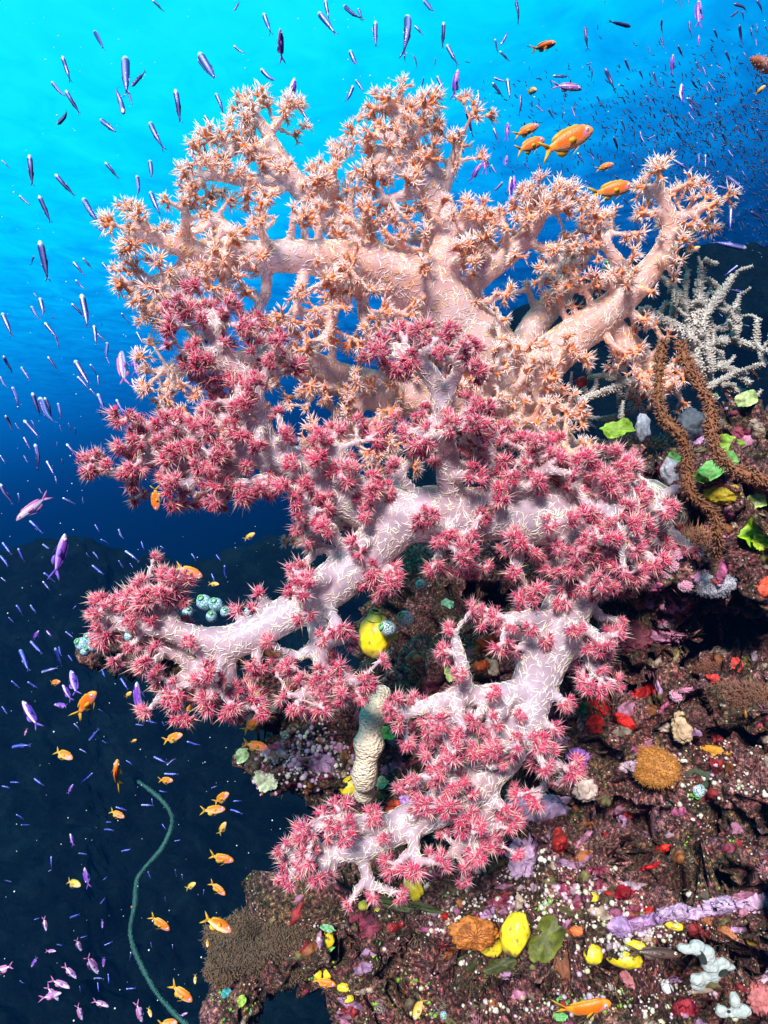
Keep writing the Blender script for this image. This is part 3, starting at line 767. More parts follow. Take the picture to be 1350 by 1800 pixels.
for q, (x, y, rr, tl) in enumerate([(-6, 34, 9, 7), (24, 10, 7, 6)]):
    g = Geo(); b0 = np.array([x, y - 6, 14]) * k; e0 = np.array([x, y + tl, 20]) * k
    V_, T_ = tube(np.array([[*b0, 15 * k], [*((b0 + e0) / 2), 12 * k], [*e0, rr * k]]), 12, False); g.add(V_, T_, np.array((.42, .52, .06)))
    dv = unit(e0 - b0); A = ring(rr * k, 2.4 * k); R3 = np.array(Vector(dv).to_track_quat('Z', 'Y').to_matrix()); g.add(A[0] @ R3.T + e0, A[1], (.30, .42, .05))
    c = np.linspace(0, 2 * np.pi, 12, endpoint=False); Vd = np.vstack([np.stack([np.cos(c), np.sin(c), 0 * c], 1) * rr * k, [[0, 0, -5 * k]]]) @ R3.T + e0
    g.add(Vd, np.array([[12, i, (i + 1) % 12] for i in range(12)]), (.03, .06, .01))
    link('siphon', g.mesh('siphon', [M_bead]), bigy)

# -- netted sea squirts
def net_mat(name, cell, line, scale):
    m, nt, b = mat(name)
    tcn = N(nt, 'ShaderNodeTexCoord'); vo = N(nt, 'ShaderNodeTexVoronoi', feature='DISTANCE_TO_EDGE'); vo.inputs['Scale'].default_value = scale
    nt.links.new(tcn.outputs['Object'], vo.inputs['Vector'])
    r = ramp_node(nt, vo.outputs['Distance'], [(.06, line), (.16, cell)]); nt.links.new(r.outputs[0], b.inputs['Base Color'])
    b.inputs['Roughness'].default_value = .3; return m
M_net = net_mat('netted_tunic', (.50, .62, .66), (.02, .06, .07), 430)
M_vein = net_mat('veined_tunic', (.42, .62, .70), (.10, .22, .28), 210)
M_mouth = pigment('siphon_lining', .4, 0, .4)
def net_squirt(px, py, r, label, tilt=(-.6, .3), depth=None, m=None, name='netted_sea_squirt', group='white netted sea squirts', long=1.25):
    o, s, n = placed(name, label, 'sea squirt', px, py, group, depth)
    z = Vector((tilt[0], -.75, tilt[1])).normalized(); o.rotation_quaternion = z.to_track_quat('Z', 'Y')
    R = r * s
    V = ICO3[0].copy(); V[:, 2] *= long; V *= (1 - .22 * V[:, 2:3] * .5)
    g = Geo(); g.add(lumpy(V, .04, 1.5, px) * R, ICO3[1]); link('body', g.mesh('body', [m or M_net], col=False), o)
    A = ring(.34 * R, .12 * R); g = Geo(); g.add(A[0] + [0, 0, long * .93 * R], A[1], (.10, .30, .10))
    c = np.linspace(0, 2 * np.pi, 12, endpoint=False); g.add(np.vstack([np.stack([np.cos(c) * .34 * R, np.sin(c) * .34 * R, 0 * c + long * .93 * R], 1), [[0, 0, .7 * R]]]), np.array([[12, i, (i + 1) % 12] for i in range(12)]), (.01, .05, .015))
    link('siphon', g.mesh('siphon', [M_mouth]), o)
for a in [(680,1104,14,'netted sea squirt sitting on the biggest yellow sea squirt',(-.7,.3),.945),(712,1087,14,'netted sea squirt just right of the biggest yellow sea squirt',(-.5,.5),.99),
          (740,1028,10,'netted sea squirt alone in the teal shade under the lilac arm',(-.2,.2),1.12),(765,967,9,'netted sea squirt half hidden right under the thick lilac arm',(0,.3),1.06),
          (1228,1391,11,'netted sea squirt beside the white spotted olive disc',(-.5,-.6)),(1068,468,10,'netted sea squirt clinging behind the right peach branch',(-.3,.4),1.24),
          (503,1292,9,'pale netted sea squirt on the ledge below the hanging lilac twigs',(-.3,.3)),(780,1785,7,'small netted sea squirt near the bottom edge right of the dim brown fish',(0,.4)),
          (1253,700,8,'netted sea squirt at the foot of the pale staghorn coral',(.2,.4))]:
    net_squirt(*a)
for q, (x, y, r) in enumerate([(145,1132,12),(158,1122,11),(166,1133,12),(150,1143,9)]):
    net_squirt(x, y, r, ['left','top','right','lowest'][q] + ' pale blue sea squirt in the clump at the left tip of the ledge', (-.4 + .25 * q, .5), 1.03, M_vein, 'pale_blue_sea_squirt', 'pale blue sea squirts at the tip of the ledge')
for q, (x, y, r, l) in enumerate([(358,1058,13,'tallest pale blue sea squirt in the clump between two lilac tips'),(379,1062,12,'second tallest pale blue sea squirt, right in the clump between two lilac tips'),(372,1083,10,'front pale blue sea squirt below the tall pair between two lilac tips'),
        (396,1075,9,'pale blue sea squirt at the right end of the clump between two lilac tips'),(330,1075,10,'pale blue sea squirt left of the tall pair between two lilac tips'),(305,1083,8,'smallest pale blue sea squirt at the left end of the upper clump'),(437,1075,8,'lone pale blue sea squirt peeping from behind the lilac branch'),(228,1117,9,'lone teal sea squirt under the leftmost lilac fork')]):
    net_squirt(x, y, r, l, (-.2 + .1 * q, .6), 1.02, M_vein, 'pale_blue_sea_squirt', 'pale blue sea squirts on the ledge')

# -- encrusting sheets that follow the rock
def crust(name, label, cat, px, py, rx, ry, col, thick=.006, rot=0.0, group=None, lump=.5, seed=0, m=None, fuzz=None):
    c, n0 = hit(px, py); g = Geo()
    nr, na = 14, 72
    V = []; cs, sn = math.cos(rot), math.sin(rot)
    for i in range(nr + 1):
        f = i / nr
        for k in range(na if i else 1):
            a = k * 2 * math.pi / na
            of = 1 + .30 * noise.noise(Vector((math.cos(a) * 1.6 + seed, math.sin(a) * 1.6, seed + px * .1))) + .20 * noise.noise(Vector((math.cos(a) * 5, math.sin(a) * 5, px))) + .16 * noise.noise(Vector((math.cos(a) * 14, math.sin(a) * 14, py)))
            ex, ey = rx * f * of * math.cos(a), ry * f * of * math.sin(a)
            p, n = hit(px + ex * cs - ey * sn, py + ex * sn + ey * cs)
            if abs(p[1] - c[1]) > .05: p = Vector(p) * ((c[1] + math.copysign(.05, p[1] - c[1])) / p[1])
            h = thick * ((1 - f ** 3) * (1 + 1.5 * lump * noise.fractal(Vector(p) * 70, .9, 2.1, 3)) - (.8 if i == nr else 0))
            V.append(p + (n * .3 + n0 * .7) * (h + .002))
    T = [(0, 1 + k, 1 + (k + 1) % na) for k in range(na)]
    for i in range(nr - 1):
        for k in range(na):
            a, b = 1 + i * na + k, 1 + i * na + (k + 1) % na
            T += [(a, a + na, b + na), (a, b + na, b)]
    V = np.array(V); T = np.array(T)
    fn = np.cross(V[T[:, 1]] - V[T[:, 0]], V[T[:, 2]] - V[T[:, 0]]).mean(0)
    if fn.dot(np.array(c)) > 0: T = T[:, ::-1]
    cv = np.array([noise.fractal(Vector(v) * 60, .9, 2.1, 4) for v in V])[:, None]
    g.add(V - np.array(c), T, np.clip(np.array(col) * (1 + .6 * cv), 0, 1))
    o = link(name, g.mesh(name, [m or M_spon])); o.location = c
    tag(o, label, cat, group); return o
LIL = (.54, .35, .53)
for a in [
 (955,1420,46,22,LIL,.012,'widest lilac crust on the reef right of the lower lilac branch',-.2),(920,1505,30,40,LIL,.012,'lilac crust hanging below the wide one, left of the dark red sponge',.25),
 (905,1412,22,26,(.55,.33,.55),.010,'small lilac crust wedged against the lower lilac branch',0),(1014,1335,20,20,(.30,.10,.42),.016,'purple sponge lump beside the lower lilac branch',0),
 (1265,1593,52,17,LIL,.016,'widest lilac crust on the lip of the lower ledge',-.12),(1195,1606,44,15,LIL,.016,'lilac crust left of the widest one on the ledge lip',-.05),(1140,1618,36,13,(.46,.25,.48),.013,'thin lilac crust above the beads on the ledge lip',-.15),(1090,1628,24,18,(.46,.26,.50),.010,'lilac crust at the left end of the lower ledge lip',0),
 (1330,1585,30,16,LIL,.012,'lilac crust at the right edge above the dark cave',-.3),(720,1408,22,12,(.45,.22,.55),.010,'lilac crust between the two lower lilac branches',.2),
 (560,1345,38,18,(.42,.22,.36),.009,'mauve crust on the pale ledge under the hanging lilac twigs',.1),(1150,880,24,40,(.45,.10,.28),.010,'magenta crust beside the crimson root of the red coral',.2),
 (1170,1120,40,14,(.35,.13,.22),.008,'dusky rose crust above the dark hollow on the right',.1),(1010,1140,24,14,(.30,.07,.10),.008,'maroon crust right of the descending lilac trunk',0)]:
    crust('coralline_crust', a[6], 'crust', *a[:5], a[5], a[7], 'lilac and rose crusts on the reef', seed=a[0])
for a in [
 (1052,1240,22,16,(.62,.012,.008),'largest bright red sponge on the reef right of the lower lilac trunk',.3),(1045,1272,15,18,(.55,.012,.008),'bright red sponge just under the largest red one',0),
 (1098,1268,22,10,(.62,.015,.01),'bright red sponge right of the largest red one',.6),(1135,1216,28,9,(.36,.01,.01),'dark red sponge strip above the bright red patches',-.3),
 (983,1478,14,24,(.33,.015,.01),'dark red sponge right of the hanging lilac crust',0),(1168,1490,16,6,(.6,.02,.01),'thin red sponge stripe above the dark hole',-.1),
 (1098,1565,22,10,(.25,.005,.01),'deep crimson sponge in the shade above the ledge',-.3),(1145,1522,20,5,(.45,.01,.01),'narrow crimson sponge sliver on the reef',-.3),
 (858,1132,24,18,(.50,.07,.01),'rust orange sponge in the hollow behind the lilac twigs',.2),(848,1170,16,9,(.60,.08,.01),'rust orange sponge just under the larger rust one',0),
 (695,1420,18,16,(.42,.05,.015),'rust red sponge under the beige tube sponge',.2),(1346,1032,14,18,(.75,.10,.05),'salmon red sponge at the right edge',0),
 (1255,1193,10,8,(.75,.06,.05),'left coral red button in the dark hollow',0),(1296,1168,9,10,(.75,.06,.05),'right coral red button in the dark hollow',0),
 (1022,672,10,9,(.35,.03,.02),'dark red sponge under the peach branch',0),(1140,1600,9,7,(.6,.02,.01),'tiny red sponge above the lilac lip',0),(1070,1570,6,5,(.7,.02,.01),'tiniest red sponge beside the pale yellow squirt',0),
 (782,1610,8,6,(.6,.02,.01),'small red sponge among beads under the lowest lilac branch',0),(1165,938,30,26,(.22,.01,.012),'deep red sponge behind the pink dotted balls',.6),
 (1012,1637,14,10,(.70,.16,.05),'orange red sponge right of the olive fan leaf',0),(640,1625,26,20,(.22,.03,.06),'maroon sponge on the dark lower left reef',.3),(1205,1775,26,14,(.22,.01,.02),'wine red sponge below the cave',0)]:
    crust('red_sponge', a[5], 'sponge', *a[:5], .008, a[6], 'red and rust sponges on the reef', seed=a[0] + 5)

def lump(name, label, cat, px, py, rx, ry, col, h=.6, seed=0, amp=.22, sc=2.0, fuzz=0, fl=.006, fc=None, group=None, m=None, depth=None, rot=0.0, fr=.0006):
    o, s, n = placed(name, label, cat, px, py, group, depth)
    view = Vector(o.location).normalized()
    z = (-view * .6 + n * .4).normalized(); up = Vector((math.sin(rot), 0, math.cos(rot))); x = up.cross(z).normalized(); y = z.cross(x)
    o.rotation_quaternion = Matrix((x, y, z)).transposed().to_quaternion()
    V = lumpy(ICO4[0], amp, sc, seed + px * .3) * np.array([rx, ry, min(rx, ry) * h]) * s
    cv = np.array([noise.fractal(Vector(v) * 3 + Vector((px, py, 0)), .8, 2.1, 3) for v in ICO4[0]])[:, None]
    g = Geo(); g.add(V, ICO4[1], np.clip(np.array(col) * (1 + .4 * cv), 0, 1))
    link('body', g.mesh('body', [m or M_spon]), o)
    if fuzz:
        rng = np.random.default_rng(int(px * 7 + py)); p, nn = sample_surface(V, ICO4[1], fuzz, rng)
        kk = nn[:, 2] > -.3; p = p[kk]; nn = nn[kk]; q = len(p)
        g = Geo(); g.add(*spikes(p, nn + rng.normal(0, .35, (q, 3)), fl * rng.uniform(.6, 1.2, q), fr, rng.normal(0, fl * .3, (q, 3)), np.array(fc or col) * .8, np.clip(np.array(fc or col) * 1.5, 0, 1)))
        link('fringe', g.mesh('fringe', [M_pol]), o)
    return o
lump('grey_sponge', 'smooth pale grey sponge with pointed ends on the right reef shelf', 'sponge', 1255, 1027, 34, 22, (.42, .40, .46), .5, 1, .2, 1.6, 900, .004, (.4, .38, .42))
lump('grey_sponge', 'upright pale grey sponge behind the left brown wire coral', 'sponge', 1180, 832, 17, 26, (.42, .40, .46), .8, 2, .25, 2)
lump('grey_sponge', 'narrow pale grey sponge under the staghorn coral, right of the green plate', 'sponge', 1130, 752, 12, 24, (.36, .36, .42), .8, 3, .25, 2)
lump('grey_sponge', 'dark slate sponge between the two brown wire corals', 'sponge', 1215, 745, 24, 26, (.06, .07, .09), .8, 4)
lump('orange_sponge', 'fuzzy orange sponge lump on the right reef face', 'sponge', 1150, 1348, 40, 32, (.45, .17, .03), .6, 5, .2, 1.8, 2600, .006, (.45, .2, .05))
lump('beige_sponge', 'knobbly beige sponge above the fuzzy orange lump', 'sponge', 1200, 1280, 18, 26, (.50, .33, .20), .7, 6, .3, 3)
lump('beige_sponge', 'cream pink sponge lump right of the purple lump', 'sponge', 1028, 1388, 20, 20, (.52, .38, .32), .6, 7, .35, 3)
lump('beige_sponge', 'small beige sponge above the bright red patches', 'sponge', 1172, 1275, 22, 12, (.45, .33, .26), .6, 17, .35, 3)
lump('brown_anemone', 'wide furry brown anemone in the dark hollow at right', 'anemone', 1308, 1232, 54, 26, (.12, .055, .035), .5, 8, .2, 1.5, 6000, .013, (.22, .10, .065), fr=.0008)
lump('brown_anemone', 'furry brown anemone at the foot of the wire corals', 'anemone', 1224, 958, 26, 22, (.18, .075, .04), .7, 9, .2, 1.5, 1500, .016, (.36, .17, .10), fr=.001)
lump('brown_anemone', 'furry brown anemone strip above the wide furry one', 'anemone', 1265, 1178, 40, 9, (.10, .04, .025), .7, 10, .2, 1.5, 1600, .009, (.2, .08, .05), fr=.0008)
lump('mustard_sponge', 'mustard yellow sponge between the wire corals', 'sponge', 1268, 868, 32, 18, (.38, .27, .01), .5, 11, .35, 3)
lump('olive_disc', 'dark olive disc speckled with white dots on the right reef', 'algae', 1240, 1362, 34, 24, (.055, .07, .04), .25, 12, .1, 1.5)
lump('rose_coral', 'knobbly maroon coral lump right of the lilac trunk', 'coral', 1108, 1120, 34, 24, (.24, .05, .07), .6, 13, .4, 5)
lump('tawny_sponge', 'tawny brown sponge below the olive fan leaf', 'sponge', 995, 1690, 24, 30, (.16, .05, .02), .5, 14, .3, 3)
lump('pink_plate', 'rose pink plate beside the cave mouth below the brown fish', 'crust', 1108, 1722, 18, 13, (.5, .18, .2), .4, 15, .3, 2)
lump('white_sponge', 'small round white sponge left of the big white lobed one', 'sponge', 1173, 1737, 10, 8, (.6, .62, .62), .8, 16)
lump('ochre_patch', 'orange encrusted patch between white beads on the right', 'sponge', 1262, 1322, 26, 9, (.6, .25, .02), .5, 18, .4, 3)
lump('pebbled_coral', 'pink pebbled coral lump at the right edge by the small white sponge', 'coral', 1335, 1755, 20, 24, (.45, .13, .13), .6, 19, .4, 5)
# soft pink balls
for x, y, r, l in [(1148,925,9,'left of the pair highest on the reef'),(1178,926,9,'right of the pair highest on the reef'),(1136,952,9,'nearest to the red coral root'),(1152,963,13,'largest of the trio next to the red coral root'),
                   (1188,975,11,'just left of the brown anemone'),(1180,995,11,'under the one left of the brown anemone'),(1205,1030,11,'against the pale grey sponge'),(1143,1060,10,'above the maroon coral lump'),
                   (1190,1223,11,'low down above the beige sponge'),(1172,1010,7,'smallest, between grey sponge and red coral'),(1092,755,9,'hidden under the staghorn coral')]:
    lump('pink_dotted_ball', 'pink dotted ball sponge ' + l, 'sponge', x, y, r, r * .9, (.62, .18, .30), .8, x, .12, 2, 260, .0022, (.75, .45, .55), 'pink dotted ball sponges', fr=.0011)

# -- beige spotted tube sponge
m_sp, nt_, b_ = mat('spotted_tube')
tcn = N(nt_, 'ShaderNodeTexCoord'); mp = N(nt_, 'ShaderNodeMapping'); mp.inputs['Scale'].default_value = (1, 1, 1.5); nt_.links.new(tcn.outputs['Object'], mp.inputs[0])
vo = N(nt_, 'ShaderNodeTexVoronoi'); vo.inputs['Scale'].default_value = 190; nt_.links.new(mp.outputs[0], vo.inputs['Vector'])
r_ = ramp_node(nt_, vo.outputs['Distance'], [(.13, (.22, .15, .10)), (.25, (.76, .60, .44))]); nt_.links.new(r_.outputs[0], b_.inputs['Base Color']); bump(nt_, b_, vo.outputs['Distance'], .6, .006)
b_.inputs['Roughness'].default_value = .5
pts = [[*P(a, b, d), r * d / F] for a, b, d, r in [(674,1215,1.04,15),(655,1258,1.0,21),(648,1310,.99,24),(642,1355,1.0,22),(640,1396,1.05,17)]]
g = Geo(); path = spline(pts, .006)
for q in range(len(path)): path[q, 3] *= 1 + .32 * noise.noise(Vector(path[q, :3]) * 45)
g.add(*tube(path, 20)); o = link('beige_tube_sponge', g.mesh('beige_tube_sponge', [m_sp], col=False))
tag(o, 'beige tube sponge with dark dashes hanging below the yellow sea squirt', 'sponge')

# -- leaves
def leaf(name, label, cat, px, py, rx, ry, col, rot=0.0, tilt=.6, ruff=.18, seed=0, group=None, depth=None, m=None):
    o, s, n = placed(name, label, cat, px, py, group, depth, 0)
    if depth is None: o.location = Vector(o.location) * (1 - .012 / o.location[1])
    view = Vector(o.location).normalized(); up = Vector((math.sin(rot), 0, math.cos(rot)))
    z = (-view + Vector((0, 0, tilt))).normalized(); x = up.cross(z).normalized(); y = z.cross(x)
    o.rotation_quaternion = Matrix((x, y, z)).transposed().to_quaternion()
    nr, na = 9, 54; V = []; col_ = []
    for side in (1, -1):
        for i in range(nr + 1):
            for k in range(na):
                f = i / nr; a = k * 2 * math.pi / na
                of = 1 + .34 * noise.noise(Vector((math.cos(a) * 1.5, math.sin(a) * 1.5, px * .37 + seed))) + .14 * noise.noise(Vector((math.cos(a) * 7, math.sin(a) * 7, px * .7)))
                zz = 1.7 * ruff * f * f * (math.sin(a * 3 + px) + .5 * math.sin(a * 5 + py) + .06 * math.sin(a * 11 + px)) * min(rx, ry) + min(rx, ry) * .25 * f * f
                V.append(((rx * f * of * math.cos(a)) * s, (ry * f * of * math.sin(a)) * s, (zz + side * (1 - f ** 4) * 1.4) * s))
                col_.append(np.array(col) * (1 + .7 * noise.fractal(Vector((math.cos(a) * 3 * f, math.sin(a) * 3 * f, px)), .8, 2.2, 3)) * (1.3 if f > .88 else 1))
    T = []; off = (nr + 1) * na
    for sd in (0, 1):
        for i in range(nr):
            for k in range(na):
                a, b = sd * off + i * na + k, sd * off + i * na + (k + 1) % na
                q = [(a, a + na, b + na), (a, b + na, b)]
                T += q if sd == 0 else [t[::-1] for t in q]
    g = Geo(); g.add(V, T, np.clip(np.array(col_), 0, 1)); link('blade', g.mesh('blade', [m or M_blade]), o)
    g = Geo(); g.add(*tube(np.array([[0, 0, -.016, .0022], [0, 0, -.006, .0018], [0, 0, .0, .0015]]), 6), np.array(col) * .6); link('stem', g.mesh('stem', [M_blade]), o)
GR = (.22, .36, .03); GG = (.14, .36, .09)
for a in [(1085,757,27,17,GR,0,.6,'ruffled lime green algae plate under the staghorn coral'),(1282,780,22,17,GR,.3,.2,'upper lime green algae plate behind the right wire coral'),(1262,822,32,20,GG,-.5,.5,'broad mint green algae plate between the two wire corals'),
          (1188,808,16,11,GG,.6,.4,'small green algae plate beside the upright grey sponge'),(1232,838,13,13,(.42,.5,.06),.2,.2,'small yellow green algae plate between the wire corals'),(1328,935,30,27,(.30,.55,.02),.2,.1,'largest bright green algae plate at the right edge'),
          (1340,955,18,14,(.38,.5,.02),.6,.5,'yellow green algae plate tucked under the largest one'),(1312,702,18,14,(.45,.55,.22),0,.3,'pale green frilly algae plate below the staghorn coral at right'),(1332,880,14,15,(.42,.58,.18),0,.1,'pale green frilly algae plate at the right edge above the largest plate'),
          (676,1290,17,11,(.30,.55,.10),.3,.4,'green algae leaf against the beige tube sponge'),(670,1376,12,9,(.40,.58,.30),0,.4,'pale mint algae leaf at the base of the beige tube sponge'),(1030,862,14,6,(.35,.5,.05),0,.5,'thin green algae plate at the edge of the crimson coral'),
          (795,1180,13,18,(.42,.55,.20),.3,.2,'pale green algae leaf behind the small lilac fork'),(425,1330,13,12,(.35,.5,.25),0,.3,'pale green knob at the left tip of the ledge'),(470,1372,20,18,(.52,.55,.36),.2,.2,'cream green frilly leaf on the underside of the ledge'),
          (990,1757,10,9,(.16,.45,.14),0,.2,'round green algae disc left of the bottom orange fish'),(985,1787,12,7,(.18,.45,.14),0,.2,'round green algae disc below the bottom orange fish'),(575,1667,12,7,(.20,.5,.12),0,.4,'green algae disc under the lone yellow sea squirt'),
          (575,1632,14,6,(.18,.4,.2),.2,.4,'teal green algae frill above the lone yellow sea squirt'),(785,1060,14,8,(.14,.34,.22),.4,.3,'teal green algae leaf in the shade under the lilac arm'),(398,1745,9,8,(.05,.32,.34),0,.2,'teal algae knob at the lower left end of the reef'),(425,1760,8,8,(.35,.5,.08),0,.2,'lime algae knob at the lower left end of the reef')]:
    leaf('green_algae_plate', a[7], 'algae', *a[:5], a[5], a[6], group='green algae plates on the reef')
OL = (.055, .065, .012)
for a in [(960,1648,46,24,(.11,.12,.015),-.75,.1,'large olive fan leaf leaning on the tall yellow sea squirt'),(700,1592,38,7,OL,.1,.5,'long dark green blade right of the olive squirts'),(750,1596,34,5,OL,.15,.5,'thin dark green blade under the lowest lilac branch'),
          (690,1530,18,12,OL,-.3,.2,'dark green leaf hanging under the lowest lilac branch'),(670,1580,26,5,OL,.05,.6,'short dark green blade above the olive squirts'),(780,1682,22,14,(.06,.06,.015),.1,.4,'dark olive leaf left below the orange sea fan'),
          (835,1688,26,14,(.045,.05,.012),-.2,.4,'dark olive leaf in the middle below the orange sea fan'),(880,1698,28,12,(.06,.065,.015),-.2,.4,'dark olive leaf right below the orange sea fan'),(905,1655,22,7,(.06,.07,.01),-.3,.3,'narrow olive leaf lying across the yellow squirts'),(1030,1245,9,10,(.04,.10,.02),0,.2,'tiny dark green leaf left of the bright red sponge')]:
    leaf('olive_leaf', a[7], 'algae', *a[:5], a[5], a[6], group='dark olive leaves on the reef')

# -- orange sea fan with brown veins
o, s, n = placed('orange_sea_fan', 'orange sea fan with branching brown veins beside a plump yellow sea squirt', 'sea fan', 832, 1640)
o.location = Vector(o.location) * (1 - .02 / o.location[1]); o.rotation_quaternion = Vector((0, -.9, .45)).to_track_quat('Z', 'Y')
g = Geo(); V = lumpy(ICO4[0], .28, 3, 3) * np.array([40, 24, 7]) * s; g.add(V, ICO4[1], np.array((.45, .14, .02)) * (1 + .8 * np.array([noise.fractal(Vector(v) * 4, .9, 2.1, 3) for v in ICO4[0]])[:, None])); link('membrane', g.mesh('membrane', [M_spon]), o)
g = Geo(); rng = np.random.default_rng(2)
def vein(p, a, L, r, dep):
    e = p + np.array([math.cos(a) * L, math.sin(a) * L * .75, 0])
    zf = lambda q: 7.2 * math.sqrt(max(0, 1 - (q[0] / 46) ** 2 - (q[1] / 27) ** 2))
    if (e[0] / 46) ** 2 + (e[1] / 27) ** 2 > .95: return
    g.add(*tube(np.array([[p[0], p[1], zf(p), r], [e[0], e[1], zf(e), r * .8]]) * s, 5), (.22, .06, .01))
    if dep: vein(e, a + rng.uniform(.2, .6), L * .85, r * .8, dep - 1); vein(e, a - rng.uniform(.2, .6), L * .85, r * .8, dep - 1)
for q in range(11): vein(np.array([2., -6., 0]), q * 6.283 / 11, 9, 1.0, 4)
link('veins', g.mesh('veins', [M_spon]), o)

# -- white lobed sponges with openings
def lobed(px, py, lobes, holes, label, depth=None):
    o, s, n = placed('white_lobed_sponge', label, 'sponge', px, py, None, depth)
    o.rotation_quaternion = Matrix(((1, 0, 0), (0, 0, -1), (0, 1, 0))).to_quaternion()     # x right, y up, z to the viewer
    gg = Geo()
    for x, y, z, rx, ry, rz in lobes: gg.add(ICO3[0] * np.array([rx, ry, rz]) * s + np.array([x, y, z]) * s, ICO3[1])
    V, T, _, _ = gg.arrays(); V, T, nn = remeshed(V, T, 1.3 * s, 26, .7)
    V = V + nn * np.array([noise.fractal(Vector(v) * 50, .9, 2.1, 4) for v in V])[:, None] * .0030
    g = Geo(); g.add(V, T, (.42, .43, .41)); link('body', g.mesh('body', [M_spon]), o)
    for x, y, z, rx, ry, rt in holes:
        z += 1.2; A = ring(1, .18, 20); c, q = math.cos(rt), math.sin(rt); R2 = np.array([[c, -q, 0], [q, c, 0], [0, 0, 1]])
        g = Geo()
        a = np.linspace(0, 2 * np.pi, 20, endpoint=False); g.add((np.vstack([np.stack([np.cos(a) * rx, np.sin(a) * ry, 0 * a], 1), [[0, 0, -1.5]]])) @ R2.T * s + np.array([x, y, z]) * s, np.array([[20, i, (i + 1) % 20] for i in range(20)]), (.03, .035, .03))  # near-black dish on the surface: the hole's shade is painted, not carved
        link('opening_shade', g.mesh('opening_shade', [M_bead]), o)
lobed(1240, 1700, [(-35,32,0,14,9,9),(-18,36,2,16,12,10),(0,22,3,14,16,11),(10,4,3,20,12,12),(30,6,2,14,14,10),(42,0,0,12,7,8),(14,-10,2,16,16,12),(-8,-20,0,22,12,10),(-12,-33,-2,14,8,8)],
      [(-12,26,13,6,14,.5),(24,0,14,9,6,.6)], 'large white lobed sponge with oval openings at the cave mouth', .87)
lobed(1292, 1772, [(-22,-6,0,14,11,9),(-2,12,0,9,17,9),(16,-6,0,14,12,9),(0,-8,2,14,10,10)], [(-16,2,10,3,3,0)], 'smaller white lobed sponge near the bottom right corner', .86)

# -- staghorn coral
st_root = empty('staghorn_coral', P(1230, 650, 1.22)); tag(st_root, 'pale tan staghorn coral with knobbly branches standing at the right', 'coral')
stag = [[(1222,660,9),(1226,590,9),(1230,520,8),(1238,458,6)],[(1235,590,8),(1240,555,8),(1267,513,7),(1293,482,5)],[(1266,515,6),(1252,497,5),(1243,488,4)],[(1157,485,4),(1175,503,6),(1193,523,7),(1215,560,8),(1228,600,8)],
 [(1106,558,5),(1133,553,7),(1167,563,7),(1197,580,8),(1222,605,8)],[(1253,604,8),(1280,600,8),(1300,602,7),(1355,617,6)],[(1328,604,6),(1331,580,6),(1334,562,4)],[(1290,598,7),(1296,565,7),(1296,534,5)],[(1253,583,5),(1276,578,6),(1283,562,6),(1272,540,5)],
 [(1250,655,6),(1247,630,7),(1245,612,5)],[(1262,642,6),(1290,652,6),(1317,672,6)],[(1270,680,6),(1300,690,6),(1325,700,5)],[(970,707,4),(1033,699,6),(1100,674,7),(1180,650,8)],[(1008,690,4),(1013,712,6),(1016,735,5)],[(1034,737,4),(1075,733,5),(1130,714,5)],
 [(1090,680,5),(1090,705,6),(1092,732,5)],[(1033,658,5),(1070,662,6),(1105,676,6)],[(1213,660,8),(1210,600,8),(1213,565,6)],[(1245,620,7),(1242,560,6),(1236,530,5)],[(1180,560,5),(1186,535,6),(1192,520,4)],[(1160,560,6),(1175,535,5),(1190,545,4)],[(1268,650,7),(1266,625,6),(1264,600,5)],[(1255,700,7),(1240,660,9),(1228,640,9)],
 [(1215,575,7),(1205,545,5),(1208,490,5),(1210,470,4)],[(1270,548,5),(1290,540,5),(1300,520,4)],[(1240,690,6),(1280,660,5),(1345,640,5)]]
rng = np.random.default_rng(21)
for b in list(stag):
    for _k in range(2):
        i0 = int(rng.integers(0, len(b))); x, y, r = b[i0]; a = rng.uniform(0, 6.28); l = rng.uniform(16, 34)
        stag.append([(x, y, r * .8), (x + l * .5 * math.cos(a), y + l * .5 * math.sin(a) - 3, r * .75), (x + l * math.cos(a), y + l * math.sin(a) - 9, r * .55)])
for bi, b in enumerate(stag):
    dz = rng.uniform(-.04, .06)
    pts = [[*(P(x + rng.normal(0, 2.5), y + rng.normal(0, 2.5), 1.22 + dz * (.3 + .7 * abs(x - 1228) / 120) + .02 * math.sin(x * .05)) - st_root.location), r * .9 * 1.2 / F] for x, y, r in b]
    path = spline(pts, .004); V, T = tube(path, 8); g = Geo()
    col = np.array((.34, .29, .25)); g.add(V, T, col)
    t_, U_, W_ = frames(path[:, :3]); n_ = len(path) * 9; qi = rng.integers(0, len(path), n_); a = rng.uniform(0, 6.283, n_)
    dd = U_[qi] * np.cos(a)[:, None] + W_[qi] * np.sin(a)[:, None]
    g.add(*spikes(path[qi, :3] + dd * path[qi, 3:4] * .7, dd + t_[qi] * .5 * np.sign(.5), path[qi, 3] * rng.uniform(.6, 1.2, n_), path[qi, 3] * .34, None, col, (.66, .60, .56)))
    link('branch', g.mesh('branch', [M_bead]), st_root)

